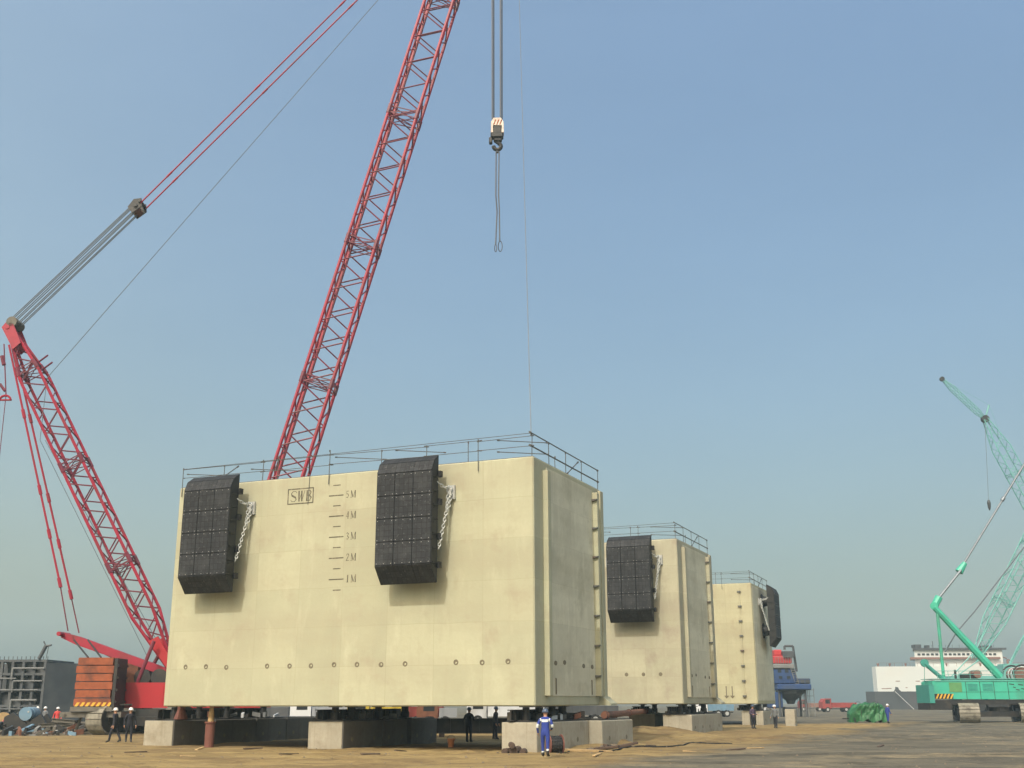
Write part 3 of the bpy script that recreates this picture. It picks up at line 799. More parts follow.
# things at the foot of the blocks
def gpt(px, py, Y=None):
    if Y is None:
        d = ray(px, py); Y = (HC / -d.z) * d.y
    q = atY(px, py, Y); q.z = ground_h(q.x, q.y); return q
q = gpt(451, 748)
o = empty('bucket', q, 0, 'small orange bucket on the sand in front of the shaded blocks', 'bucket')
b = MB(); b.lathe((0, 0, 0), [(.13, 0), (.18, .36), (.2, .37), (.2, .4), (.17, .4)], 14); b.build('pail', MT['orange_p'], o)
b = MB(); b.path([(.2 * math.cos(t), 0, .38 + .16 * math.sin(t)) for t in [math.pi * k / 8 for k in range(9)]], .012, 5); b.build('handle', MT['tube'], o)

q = gpt(513.5, 750.5, 50.4)
for k, (dx, dz, rr, lb) in enumerate(((-.28, 0, .15, 'dark timber log against the pale corner block, outer one'), (.08, 0, .19, 'thick dark timber log against the corner block, middle one'), (.42, 0, .14, 'thin dark timber log nearest the worker in blue'), (-.08, .28, .13, 'small dark timber log lying on top of the others'))):
    o = empty('timber_log', (q.x + dx, q.y, q.z + rr + dz), YAW + .15 * k, lb, 'log', 'dark timber logs at the corner block')
    b = MB(); b.tube((0, -.25 - .1 * k, 0), (0, .45, 0), rr, 10); b.build('bark', MT['wood_dark'], o)
    b = MB(); b.tube((0, -.262 - .1 * k, 0), (0, -.252 - .1 * k, 0), rr * .86, 10); b.build('cut_end', MT['wood_dark'], o)
q = gpt(555, 749.5, 50.2)
o = empty('cable_drum', (q.x, q.y, q.z + .42), YAW - .9, 'brown cable drum with a black coil on its edge behind the worker', 'cable drum')
for y in (-.3, .26):
    b = MB(); b.lathe((0, y, 0), [(.42, 0), (.42, .04)], 20, 'y'); b.build('flange', MT['rustpost'], o)
b = MB()
for k in range(7):
    yy = -.24 + k * .075
    b.path([(.33 * math.cos(t), yy + .01 * math.sin(3 * t), .33 * math.sin(t)) for t in [2 * math.pi * i / 16 for i in range(17)]], .045, 6)
b.lathe((0, -.26, 0), [(.28, 0), (.28, .52)], 14, 'y'); b.build('coil', MT['black'], o)
for k, (px, Y, L, rz, lb, mm) in enumerate(((588, 51.5, 2.2, .3, 'pale board lying on rubble by the long block', 'wood'), (603, 53.5, 1.5, -.4, 'dark plank among rubble at the block joint', 'wood_dark'),
                                   (612, 54.2, 1.2, .9, 'short dark plank leaning at the end block', 'wood_dark'), (620, 54.8, 1.7, .1, 'weathered plank under the end block', 'wood_dark'))):
    q = gpt(px, 742, Y)
    o = tag(MB().bbox(-L / 2, L / 2, -.12, .12, 0, .1, .01).build('timber_plank', MT[mm]), lb, 'plank', 'planks at the foot of the blocks')
    o.location = (q.x, q.y, q.z + .02); o.rotation_euler = (.05, -.08 * (k + 1) * (1 if k % 2 else -1) * .6, rz)
for k in range(14):
    px, Y = rnd.uniform(150, 900), rnd.uniform(46, 62)
    q = gpt(px, 742, Y); L = rnd.uniform(.5, 1.3)
    if (q - C1).dot(V) > -1.0 and (q - C1).dot(U) < 2: q.y -= 6; q.z = ground_h(q.x, q.y)
    o = tag(MB().bbox(-L / 2, L / 2, -.07, .07, 0, .05, .008).build('timber_scrap', MT['wood_dark' if k % 3 else 'wood']), 'small timber scrap lying loose on the open yard', 'timber scrap', 'timber scraps on the yard')
    o.location = (q.x, q.y, q.z + .01); o.rotation_euler = (rnd.uniform(-.1, .1), rnd.uniform(-.08, .08), rnd.uniform(0, 3.1))
b = MB(); pts = []
for k in range(40):
    px = 560 + k * 4.4; q = gpt(px, 742, 49.5 + k * .33 + 1.2 * math.sin(k * .45)); pts.append((q.x, q.y, q.z + .03))
tag(b.path(pts, .035, 6).build('power_cable', MT['tyre'], smooth=True), 'black cable winding over the sand from the long block', 'cable')
rb = MB()
for k in range(70):
    px = rnd.uniform(585, 632); q = gpt(px, 742, 52.6 + (px - 585) * .085 + rnd.uniform(-.5, .4)); s = rnd.uniform(.05, .2)
    rb.add([(q.x + s * p[0] * rnd.uniform(.7, 1.3), q.y + s * p[1], q.z - .02 + s * p[2] * .8) for p in ico], icf)
tag(rb.build('rubble', MT['stone']), 'low rubble along the foot of the grey blocks', 'rubble', kind='stuff')

# plate girders stored on stubs behind the first caisson
for (px0, px1, Y, top, lb) in ((372, 512, 74, 1.12, 'long dark plate girder lying behind the two workers in the shade'), (214, 318, 79, 1.2, 'long dark plate girder behind the block row beside the red crane')):
    a = atY(px0, 720, Y); b_ = atY(px1, 720, Y); L = b_.x - a.x
    o = empty('plate_girder', (a.x, Y, 0), 0, lb, 'girder', 'dark plate girders under the largest caisson')
    b = MB(); b.box(0, L, -.02, .02, .25, top - .04); 
    for k in range(int(L / .9)): b.box(.4 + .9 * k, .44 + .9 * k, -.2, -.02, .26, top - .05)
    w_ = b.build('web', MT['black'], o)
    b = MB(); b.box(-.02, L + .02, -.25, .25, top - .038, top); b.build('flange', MT['black'], o)
    b = MB(); b.box(-.02, L + .02, -.25, .25, .21, .248); b.build('flange', MT['black'], o)
    for t in (.12, .5, .88): b = MB(); b.box(L * t - .15, L * t + .15, -.4, .4, -.1, .208); b.build('stub', MT['wood_dark'], o)

# ------------------------------------------------------------------ lattice work
def lattice(root, name, p0, p1, side, w, dep, pitch, m, ml, rc=.11, rl=.055, taper=(0, 0), tipw=.35, joints=None, n=6, subs=True, doubles=()):
    """four-chord lattice between two points: chords are the part, lacing and joints its sub-parts"""
    p0, p1 = Vector(p0), Vector(p1)
    ax = (p1 - p0); L = ax.length; ax.normalize()
    s = (Vector(side) - ax * Vector(side).dot(ax)).normalized()
    t = ax.cross(s).normalized()
    def half(l):
        k = 1.
        if taper[0] and l < taper[0]: k = tipw + (1 - tipw) * l / taper[0]
        if taper[1] and l > L - taper[1]: k = min(k, tipw + (1 - tipw) * (L - l) / taper[1])
        return w / 2 * k, dep / 2 * k
    nb = max(2, int(round(L / pitch)))
    st_ = [L * i / nb for i in range(nb + 1)]
    cor = ((-1, -1), (1, -1), (1, 1), (-1, 1))
    def pt(l, c):
        a, b2 = half(l); return p0 + ax * l + s * (c[0] * a) + t * (c[1] * b2)
    keys = sorted({0., L} | ({taper[0]} if taper[0] else set()) | ({L - taper[1]} if taper[1] else set()))
    ch = MB()
    for c in cor:
        for a, b2 in zip(keys, keys[1:]): ch.tube(pt(a, c), pt(b2, c), rc, n)
    part = ch.build(name, m, root, world=True)
    la = MB()
    for f in range(4):
        A, B = cor[f], cor[(f + 1) % 4]
        for i in range(nb):
            l0, l1, lm = st_[i], st_[i + 1], (st_[i] + st_[i + 1]) / 2
            la.tube(pt(l0, A), pt(lm, B), rl, max(4, n - 1)); la.tube(pt(lm, B), pt(l1, A), rl, max(4, n - 1))
    la.build('lacing', ml, part, world=True)
    if joints:
        l = joints
        while l < L - 2:
            jm = MB()
            for dl in (-.28, .28):
                for f in range(4):
                    jm.tube(pt(l + dl, cor[f]), pt(l + dl, cor[(f + 1) % 4]), rl * .8, 4)
                jm.tube(pt(l + dl, cor[0]), pt(l + dl, cor[2]), rl * .7, 4); jm.tube(pt(l + dl, cor[1]), pt(l + dl, cor[3]), rl * .7, 4)
            for f in range(4):
                jm.tube(pt(l - .28, cor[f]), pt(l + .28, cor[(f + 1) % 4]), rl * .7, 4)
                jm.tube(pt(l - .4, cor[f]), pt(l + .4, cor[f]), rc * 1.35, 6)
            jm.build('section_joint', ml, part, world=True)
            l += joints
    return part, pt, L

# ------------------------------------------------------------------ red crane
AC = R(0.5)
CE = Vector((math.cos(AC), -math.sin(AC), 0)); CD = Vector((math.sin(AC), math.cos(AC), 0))
O_ = atY(190, 730, 80.5); O_.z = 0
def pl(px, py, off=3.5): return on_plane(px, py, O_ + CD * off, CD)
crane = empty('crawler_crane', O_ + CD * 3.5, -AC, 'red lattice boom crawler crane with orange counterweight stacks', 'crane')
CI = world_of(crane).inverted()
UPV = Vector((0, 0, 1))
def bld(mb, name, m, parent=crane, **k): return mb.build(name, m, parent, world=True, **k)

foot = pl(221, 690, 3.5); head = pl(483, -128, 3.5)
boom, bpt, BL = lattice(crane, 'boom', foot, head, CE, 2.35, 1.9, 2.6, MT['red'], MT['lace'], .145, .06, (7, 7), .3, 11.8)
wk = MB()   # access ladder inside the boom, along the near side chord
dirb = (head - foot).normalized()
sd = (CE - dirb * CE.dot(dirb)).normalized()
for k in range(int(BL / .5)):
    c = foot + dirb * (k * .5 + .3) + sd * (-.75)
    wk.tube(c - CD * .55 , c - CD * .15, .02, 4)
wk.tube(foot + sd * -.75 - CD * .55, head + sd * -.75 - CD * .55, .035, 4)
wk.tube(foot + sd * -.75 - CD * .15, head + sd * -.75 - CD * .15, .035, 4)
wk.build('ladder', MT['lace'], boom, world=True)
for o_, e_ in ((-.45, -1.0), (.5, -.98), (.15, 1.0)):
    pb = MB(); a0 = foot + dirb * 7 + sd * e_ + CD * o_; a1 = head - dirb * 7 + sd * e_ + CD * o_
    pb.tube(a0, a1, .075, 6)
    for k in range(1, 6): c = a0.lerp(a1, k / 6); pb.tube(c - dirb * .3, c + dirb * .3, .12, 6)
    pb.build('pendant_bar', MT['red'], boom, world=True)
# boom head with sheaves
hd = MB(); hs = MB()
hx = pl(497, -128, 3.5)
for o_ in (-.5, .5):
    A = head + CD * o_
    hd.prism([A + sd * -.9 - dirb * .6, A + sd * 1.4 - dirb * .3, hx + CD * o_ + UPV * .1, hx + CD * o_ + UPV * 1.0, A + dirb * 1.1 + sd * -.6], CD * .12)
bld(hd, 'boom_head', MT['red'])
for o_ in (-.3, -.1, .1, .3):
    c = hx + CD * o_ + UPV * .55
    hs.tube(c - CD * .06, c + CD * .06, .55, 16)
bld(hs, 'sheave', MT['black'])

# mast
mfoot = pl(172, 668, 3.5); mtop = pl(13, 333, 3.5)
mast, mpt, ML = lattice(crane, 'mast', mfoot, mtop, CE, 1.6, 1.8, 2.3, MT['red'], MT['lace'], .125, .055, (4.5, 4.2), .25, 8.6)
dm = (mtop - mfoot).normalized(); sm_ = (CE - dm * CE.dot(dm)).normalized()
mh = MB()
for o_ in (-.75, .65):
    A = mtop + CD * o_
    mh.prism([A - dm * 1.6 - sm_ * .35, A - dm * 1.4 + sm_ * .4, A + dm * .3 + sm_ * .5, A + dm * .75 + sm_ * .15, A + dm * .5 - sm_ * .4], CD * .12)
mh.tube(mtop - CD * .8 + dm * .3, mtop + CD * .8 + dm * .3, .18, 10)
bld(mh, 'mast_head', MT['red'])
ms = MB()
for k in range(8):
    c = mtop + dm * .55 + sm_ * .45 + CD * (-.7 + .2 * k); ms.tube(c - CD * .05, c + CD * .05, .42, 14)
bld(ms, 'sheave', MT['dirty'])
for l, e in ((3.2, .9), (3.9, .9)):
    mb = MB(); c = mtop - dm * l + sm_ * (.5 + .1 * l); mb.tube(c, c + sm_ * e + CD * -.3, .07, 6); bld(mb, 'mast_bracket', MT['lace'])
mb = MB()
for o_ in (-.75, .6):
    A = mfoot + CD * o_
    mb.prism([A + dm * 2.4 - sm_ * .5, A + dm * 2.4 + sm_ * .25, A + dm * .2 + sm_ * .4, A - dm * .4 - sm_ * .1], CD * .14)
bld(mb, 'mast_foot', MT['red_body'])

# equaliser, reeving, pendants
eq = pl(138, 208.5, 3.5)
dq = (eq - mtop).normalized()
e1 = MB()
nq = dq.cross(CD).normalized()
if nq.z < 0: nq = -nq
for k, s in enumerate((-.62, .55)):
    A = eq + CD * s
    e1.prism([A - dq * .65 - nq * .25, A - dq * .5 + nq * .4, A + dq * .3 + nq * .5, A + dq * .75 + nq * .1, A + dq * .3 - nq * .42], CD * .1)
e1.tube(eq - CD * .75, eq + CD * .75, .16, 10); e1.tube(eq - CD * .75 + dq * .5, eq + CD * .75 + dq * .5, .14, 10)
bld(e1, 'equaliser', MT['black'])
es = MB()
for k in range(8):
    c = eq - dq * .2 + CD * (-.52 + .15 * k); es.tube(c - CD * .045, c + CD * .045, .36, 14)
bld(es, 'sheave', MT['rust'])
for k in range(8):
    o_ = -.45 + .26 * (k % 4); up_ = .36 if k < 4 else -.30
    rp = MB()
    rp.tube(mtop + dm * .55 + sm_ * .45 + CD * o_ + nq * (up_ + .03 * (k % 2)), eq - dq * .2 + CD * o_ + nq * (up_ * .9 + .05 * (k % 3)), .042, 5)
    bld(rp, 'hoist_rope', MT['rope'])
for (a, b_, o_) in (((140.5, 203), (475, -128), -.6), ((145.5, 209), (487, -128), .6)):
    A, B = pl(*a, 3.5) + CD * o_, pl(*b_, 3.5) + CD * o_
    A = on_plane(a[0], a[1], O_ + CD * (3.5 + o_), CD); B = on_plane(b_[0], b_[1], O_ + CD * (3.5 + o_), CD)
    pm = MB(); pm.tube(A, B, .06, 6)
    for t in (.08, .33, .58, .83):
        c = A.lerp(B, t); dd = (B - A).normalized(); pm.tube(c - dd * .3, c + dd * .3, .085, 6)
    bld(pm, 'pendant', MT['red'])
for o_ in (-.12, .12):
    rp = MB()
    A = on_plane(47, 378, O_ + CD * (3.5 + o_), CD); B = on_plane(378, 0, O_ + CD * (3.5 + o_), CD); d = (B - A)
    rp.tube(A, A + d * 1.24, .028, 5); bld(rp, 'winch_rope', MT['rope'])
for (a, b_) in (((47, 378), (40, 440)), ((40, 440), (148, 658)), ((45, 440), (162, 650))):
    rp = MB(); rp.tube(pl(*a), pl(*b_), .025, 5); bld(rp, 'winch_rope', MT['rope'])
# back straps down to the counterweight arm
for (a, m_, b_, o_) in (((9, 345), (60, 584), (68, 631), 2.6), ((14, 347), (71, 596), (79, 633), 4.4)):
    A, Mi, B = pl(*a, o_), pl(*m_, o_), pl(*b_, o_)
    pm = MB(); pm.tube(A, Mi, .085, 6); dd = (Mi - A).normalized()
    for t in (.3, .62, .8, .995):
        c = A.lerp(Mi, t); pm.tube(c - dd * .35, c + dd * .35, .14, 6)
    bld(pm, 'back_strap', MT['red'])
    pm = MB(); pm.tube(Mi, B, .05, 6); bld(pm, 'back_rod', MT['lace'])
# counterweight arm
A, B = pl(64, 634.5, 3.5), pl(186, 679, 3.5)
dd = (B - A).normalized(); nn = dd.cross(CD).normalized()
if nn.z < 0: nn = -nn
am = MB()
o_ = -.3
am.prism([A + nn * .12 + CD * o_ - dd * .1, A - nn * .25 + CD * o_, A + dd * 1.2 - nn * .36 + CD * o_, B - nn * .26 + CD * o_, B + nn * .26 + CD * o_, A + dd * 1.2 + nn * .24 + CD * o_], CD * .6)
am.tube(A - CD * 1.0, A + CD * 1.0, .16, 10)
bld(am, 'counterweight_arm', MT['red'])
# strut pairs from body to mast foot
for (a, b_, o_) in (((136, 686), (154, 641), 2.2), ((142, 686), (163, 647), 4.6)):
    s_ = MB(); s_.tube(pl(*a, o_), pl(*b_, o_), .14, 8); bld(s_, 'mast_strut', MT['lace'])

# counterweight stacks: six slabs each, standing either side
def pz(px, py, off): return pl(px, py, off)
for si, (off, dd_) in enumerate(((-.4, 1.9), (5.9, 1.9))):
    c0 = pl(73, 704, -.4) if si == 0 else pl(73, 704, -.4) + CD * 6.3
    c1 = pl(110.5, 704, -.4) + CD * (6.3 if si else 0)
    wv = (c1 - c0); wv.z = 0; Lw = wv.length
    z0 = 1.9; z1 = pl(90, 657, -.4).z
    tray = MB()
    tray.obox(Vector((c0.x, c0.y, z0 - .35)) - CE * .15 - CD * .1, CE * (Lw + .3), CD * (dd_ + .2), UPV * .3)
    tw = bld(tray, 'counterweight', MT['dirty'])
    n = 6; hh = (z1 - z0) / n
    for k in range(n):
        s_ = MB(); e = .06 * (k % 2) + rnd.uniform(-.03, .03)
        a0 = Vector((c0.x, c0.y, z0 + k * hh)) + CE * e
        tl = .05
        s_.prism([a0 + UPV * .02, a0 + UPV * (hh - tl - .06) , a0 + CE * tl + UPV * (hh - .04), a0 + CE * (Lw - tl - 2 * e) + UPV * (hh - .04), a0 + CE * (Lw - 2 * e) + UPV * (hh - tl - .06), a0 + CE * (Lw - 2 * e) + UPV * .02], CD * dd_)
        for t in (.2, .5, .8): s_.obox(a0 + CE * (Lw * t - .06) - CD * .012 + UPV * hh * .35, CE * .12, CD * .012, UPV * hh * .25)
        s_.build('slab', MT['orange'], tw, world=True)
    hz = MB()
    for k in range(7):
        a0 = Vector((c0.x, c0.y, z0 - .02)) + CE * (.1 + k * Lw / 7) - CD * .015
        hz.prism([a0, a0 + CE * .2, a0 + CE * .36 + UPV * .26, a0 + CE * .16 + UPV * .26], CD * .012)
    hz.build('hazard_stripes', MT['hazard'], tw, world=True)
    sf = MB(); sf.obox(Vector((c0.x, c0.y, z0 - .3)) + CE * (Lw + .05) - CD * .05, CE * .22, CD * (dd_ + .1), UPV * (z1 - z0 + .2))
    for k in range(4): sf.obox(Vector((c0.x, c0.y, z0 + .2 + .8 * k)) + CE * (Lw + .27), CE * .1, CD * dd_, UPV * .14)
    sf.build('side_frame', MT['black'], tw, world=True)
    rods = MB()
    for t, tx in ((.15, 74), (.5, 88)):
        lo = Vector((c0.x, c0.y, z1)) + CE * (Lw * t) + CD * (dd_ * .5)
        hi = pl(tx, 640, 2.6 if si == 0 else 4.4)
        rods.tube(lo, hi, .06, 6)
    rods.build('suspension_rod', MT['black'], tw, world=True)
# deck frame under the stacks, resting on a wagon
wg = MB()
c0 = pl(60, 710, -.3)
base = Vector((c0.x, c0.y, 0))
for o_ in (0, 6.6):
    wg.obox(base + CD * o_ + UPV * 1.15, CE * 4.2, CD * 1.6, UPV * .36)
    for k in range(3): wg.tube(base + CD * (o_ + .8) + CE * (.8 + 1.3 * k) + UPV * .0, base + CD * (o_ + .8) + CE * (1.2 + 1.1 * k) + UPV * 1.16, .11, 8)
for k in range(6): wg.tube(base + CE * (.4 + .7 * k) + UPV * 1.3, base + CE * (.4 + .7 * k) + UPV * 1.3 + CD * 8, .12, 6)
bld(wg, 'counterweight_wagon', MT['dirty'])

# superstructure and undercarriage
bd = MB()
c0 = pl(111, 700, 1.8)
z0, z1 = pl(140, 708, 1.8).z, pl(140, 684, 1.8).z
o0 = Vector((c0.x, c0.y, z0))
bd.obox(o0, CE * 10.5, CD * 3.6, UPV * (z1 - z0))
bd.obox(o0 + CE * .0 - UPV * .0 + UPV * (z1 - z0), CE * 10.5, CD * .14, UPV * .1)
bd.obox(o0 + CE * 3.6 - CD * .03 + UPV * .1, CE * .05, CD * .03, UPV * (z1 - z0 - .2))
bd.obox(o0 + CE * 7.4 - CD * .03 + UPV * .1, CE * .05, CD * .03, UPV * (z1 - z0 - .2))
bld(bd, 'superstructure', MT['red_body'])
eb = MB()
c1_ = pl(119, 684, 5.2); eb.obox(Vector((c1_.x, c1_.y, z1 + .002)) , CE * 1.3, CD * 1.6, UPV * 1.6)
for k in range(4): eb.obox(Vector((c1_.x, c1_.y, z1 + .3 + .35 * k)) - CD * .02 + CE * .15, CE * 1.0, CD * .02, UPV * .12)
bld(eb, 'engine_housing', MT['rust'])
wn = MB()
c2_ = pl(150, 686, 3.5)
for k in range(2):
    c = Vector((c2_.x, c2_.y, z1 + .45)) + CE * (1.2 * k - .2)
    wn.tube(c - CD * 1.2, c + CD * 1.2, .4, 14); wn.tube(c - CD * 1.3, c - CD * 1.2, .6, 14); wn.tube(c + CD * 1.2, c + CD * 1.3, .6, 14)
bld(wn, 'winch_drum', MT['black'])
def track(parent, o, e, d, L, Wd, Hh, mshoe, mfr, name='track'):
    """crawler track: side frame with rollers, and a belt of separate shoes"""
    r = Hh / 2
    path = []
    n = int(L / .32)
    for i in range(n): path.append((r + (L - 2 * r) * i / n, Hh, 0))
    for i in range(8): t = math.pi * i / 8; path.append((L - r + r * math.sin(t), r + r * math.cos(t), -t))
    for i in range(n): path.append((L - r - (L - 2 * r) * i / n, 0, math.pi))
    for i in range(8): t = math.pi * i / 8; path.append((r - r * math.sin(t), r - r * math.cos(t), math.pi - t))
    belt = MB(); P = [o + e * a + UPV * b_ for (a, b_, _) in path]
    for i in range(len(P)):
        A, B = P[i], P[(i + 1) % len(P)]
        t = (B - A); 
        if t.length < 1e-4: continue
        nrm = t.normalized().cross(d)
        belt.obox(A + t * .06 - nrm * .03, t * .88, d * Wd, nrm * .1 * (1 if i % 2 else .75))
    tr = belt.build(name, mshoe, parent, world=True)
    fr = MB()
    fr.obox(o + e * r * 1.1 + UPV * (Hh * .28) + d * (Wd * .16), e * (L - 2.2 * r), d * (Wd * .68), UPV * (Hh * .46))
    for a in (r, L - r):
        fr.tube(o + e * a + UPV * r + d * (Wd * .08), o + e * a + UPV * r + d * (Wd * .92), r * .86, 18)
        fr.tube(o + e * a + UPV * r + d * (-.02), o + e * a + UPV * r + d * (Wd * 1.02), r * .3, 10)
    k = 0
    a = 2 * r
    while a < L - 2 * r + .01:
        fr.tube(o + e * a + UPV * (Hh * .2) + d * (Wd * .1), o + e * a + UPV * (Hh * .2) + d * (Wd * .9), Hh * .16, 10); a += Hh * .5
    fr.build('track_frame', mfr, tr, world=True)
    return tr
t0 = atY(84, 735, 80.2); t0.z = .06
te = Vector((.40, .917, 0)); td_ = Vector((.917, -.40, 0))   # the tracks are slewed away from the machine above
track(crane, t0, te, td_, 9.5, 1.35, 1.95, MT['shoe'], MT['black'])
track(crane, t0 + td_ * 6.6, te, td_, 9.5, 1.35, 1.95, MT['shoe'], MT['black'])

uc = MB()
o1 = Vector((c0.x, c0.y, .9)) + CE * 1.2
uc.obox(o1 + CE * .6, CE * 7, CD * 3.6, UPV * (z0 - .95)); uc.tube(o1 + CE * 4.5 + CD * 1.8, o1 + CE * 4.5 + CD * 1.8 + UPV * (z0 - .9), 1.6, 20)
for t in (2.4, 6.0): uc.obox(t0 + te * t + UPV * .5, te * 1.2, td_ * 7.6, UPV * .6)
bld(uc, 'carbody', MT['black'])

# spare pendant hanging at the mast head
sp_ = MB(); sp_.tube(pl(4, 344, 2.4), pl(6, 395, 2.4), .05, 6); sp_.tube(pl(2, 356, 2.4), pl(4, 365, 2.4), .16, 6); sp_.tube(pl(0, 384, 2.4), pl(5, 391, 2.4), .12, 6)
sp_.tube(pl(6, 395, 2.4), pl(-2, 470, 2.4), .03, 5)
bld(sp_, 'spare_pendant', MT['lace'])
sp_ = MB(); q = pl(5, 400, 2.4); sp_.path([q + CE * (.42 * math.cos(t)) + UPV * (.35 * math.sin(t)) for t in [math.pi * (k / 8) for k in range(9)]], .09, 6)
sp_.tube(q - CE * .5, q + CE * .5, .07, 6)
bld(sp_, 'shackle', MT['red'])

# hoist ropes, hook block, sling
for k, px in enumerate((491.6, 493.2, 499.8, 501.4)):
    rp = MB(); o_ = 3.3 + .25 * (k % 2)
    rp.tube(on_plane(px + .4, -128, O_ + CD * o_, CD), on_plane(px + .6, 119, O_ + CD * o_, CD), .06, 5); bld(rp, 'hoist_rope', MT['rope_dark'])
hb = pl(497.3, 150, 3.4)
S = (pl(497.3, 118, 3.4) - hb).length / 32   # metres per pixel here
hbk = empty('hook_block', hb, -AC, 'crane hook block with orange striped top hanging from the boom', 'hook block')
b = MB(); b.prism([(-.42, -.3, 2.1), (-.52, -.3, 2.4), (-.3, -.3, 2.78), (.3, -.3, 2.78), (.52, -.3, 2.4), (.42, -.3, 2.1)], (0, .6, 0)); hc_ = b.build('sheave_case', MT['hook'], hbk)
b = MB()
for k in range(3): b.prism([(-.34 + .25 * k, -.303, 2.15), (-.24 + .25 * k, -.303, 2.15), (-.08 + .25 * k, -.303, 2.6), (-.18 + .25 * k, -.303, 2.6)], (0, -.01, 0))
b.build('stripes', MT['orange'], hc_)
for x in (-.5, .38):
    b = MB(); b.prism([(x, -.32, 2.3), (x + .13, -.32, 2.3), (x + .16, -.32, 1.45), (x - .03, -.32, 1.45)], (0, .64, 0)); b.build('cheek_plate', MT['hook'], hbk)
b = MB(); b.bbox(-.36, .36, -.28, .28, 1.35, 2.08, .06); b.bbox(-.55, .5, -.34, .3, 1.0, 1.5, .1); b.bbox(-.68, -.4, -.2, .2, .55, 1.1, .06); b.bbox(-.3, .38, -.25, .25, .7, 1.02, .1); b.build('trunnion', MT['black'], hbk)
b = MB(); b.tube((0, 0, 1.0), (0, 0, .6), .15, 10)
arc = [(.3 * math.sin(t), 0, .3 - .3 * math.cos(t) * -1 if False else .32 + .3 * math.cos(t)) for t in [0.2 + 4.6 * k / 12 for k in range(13)]]
b.path(arc, .17, 8); b.build('hook', MT['black'], hbk)
sl = empty('wire_sling', hb, -AC, 'thin wire sling with looped ends hanging from the crane hook', 'sling')
b = MB(); b.path([(0, 0, .05), (-.1, 0, -.2), (-.12, .05, -4), (-.02, .1, -5.4), (-.13, .1, -8.3)], .055, 5)
b.path([(0, 0, .05), (.14, 0, -.2), (.1, .0, -4), (.16, .0, -5.2), (.2, .0, -8.0)], .055, 5); b.tube((0, 0, .12), (0, 0, -.25), .12, 8); b.build('legs', MT['rope_dark'], sl)
for (x, z, w, hh) in ((-.12, -8.6, .08, .32), (.24, -8.45, .16, .45)):
    b = MB(); b.path([(x + w * math.sin(t), .05, z + hh * math.cos(t)) for t in [2 * math.pi * k / 12 for k in range(13)]], .035, 5); b.build('eye_loop', MT['rope_dark'], sl)

# tag line tied to the corner of the railing
q = C1 + U * -.15 + V * .12 + UPV * (H_ + 1.1)
tp = on_plane(516, -128, O_ + CD * 3.5, CD)
o = empty('tag_line', q, 0, 'thin line running from high up to the railing corner of the largest caisson', 'rope')
b = MB(); mid = [tp.lerp(q, t) + Vector((0, 0, -.6 * 4 * t * (1 - t))) for t in [k / 10 for k in range(11)]]
b.path(mid, .022, 5); b.build('line', MT['rope'], o, world=True)
b = MB(); b.tube(q - UPV * .12, q + UPV * .05, .05, 6); b.build('knot', MT['rope'], o, world=True)

# ------------------------------------------------------------------ teal crane
TY = 119.0
TX = Vector((1, 0, 0)); TD = Vector((0, 1, 0))
tc_o = atY(975, 722, TY); tc_o.z = 0
teal = empty('crawler_crane', tc_o, 0, 'teal green crawler crane with hazard striped tail and gantry', 'crane', 'teal cranes beyond the caissons')
def tl(px, py, off=0.): return atY(px, py, TY + off)
def tf(px, py, off=-1.6): return atY(px, py, TY + off)
def tb(mb, name, m, parent=teal): return mb.build(name, m, parent, world=True)
za, zb_ = tl(960, 700).z, tl(960, 680.5).z
b = MB(); x0, x1 = tf(933, 690).x, tl(1100, 690).x
prof = [(x0, za + .1), (x0, zb_ - .15), (x0 + .25, zb_), (x1, zb_ + .1), (x1, za)]
b.prism([Vector((x, TY - 1.6, z)) for x, z in prof], (0, 3.2, 0)); body = tb(b, 'machine_house', MT['teal'])
b = MB(); b.box(x0 + .02, x1, TY - 1.68, TY + 1.68, zb_ + .002 + .1, zb_ + .16); b.box(x0 + .3, x1, TY - 1.66, TY - 1.6, zb_ - .1, zb_ - .04); tb(b, 'roof_edge', MT['teal_far'])
b = MB(); b.box(tf(928, 690).x, x0 - .004, TY - 1.9, TY + 1.9, tl(930, 703).z, tl(930, 685).z); tb(b, 'counterweight', MT['teal_dark'])
b = MB(); b.box(tf(932, 690).x, x1, TY - 1.5, TY + 1.5, za - .45, za - .002)
b.box(tf(928, 690).x, tf(950, 690).x, TY - 1.75, TY + 1.75, za - .95, za - .3); tb(b, 'under_deck', MT['black'])
b = MB(); b.box(tf(949.5, 690).x, tf(962, 690).x, TY - 1.63, TY - 1.6, tf(950, 692).z, tf(950, 682.5).z); tb(b, 'door', MT['olive'])
b = MB(); hzx0 = tf(934, 690).x; 
b.box(hzx0, tf(952.5, 690).x, TY - 1.62, TY - 1.6, za + .12, za + .6); hz = tb(b, 'hazard_panel', MT['black'])
b = MB()
for k in range(5):
    a = hzx0 + .08 + k * .36; b.prism([Vector((a, TY - 1.622, za + .13)), Vector((a + .17, TY - 1.622, za + .13)), Vector((a + .4, TY - 1.622, za + .59)), Vector((a + .23, TY - 1.622, za + .59))], (0, -.008, 0))
tb(b, 'stripes', MT['hazard'], hz)
b = MB()
for k, (px, py, w) in enumerate(((1009, 683.5, .5), (1013, 686.5, .25), (1018, 684, .5), (1016, 689, .35), (1021, 688, .3))):
    q = tf(px, py); b.prism([Vector((q.x, TY - 1.603, q.z)), Vector((q.x + w, TY - 1.603, q.z - .06)), Vector((q.x + w, TY - 1.603, q.z - .16)), Vector((q.x, TY - 1.603, q.z - .08))], (0, -.006, 0))
tb(b, 'worn_marking', MT['black'])
b = MB()
for px in (966, 980, 994, 1008, 1030): x_ = tf(px, 690).x; b.box(x_, x_ + .05, TY - 1.612, TY - 1.6, za + .05, zb_ - .15)
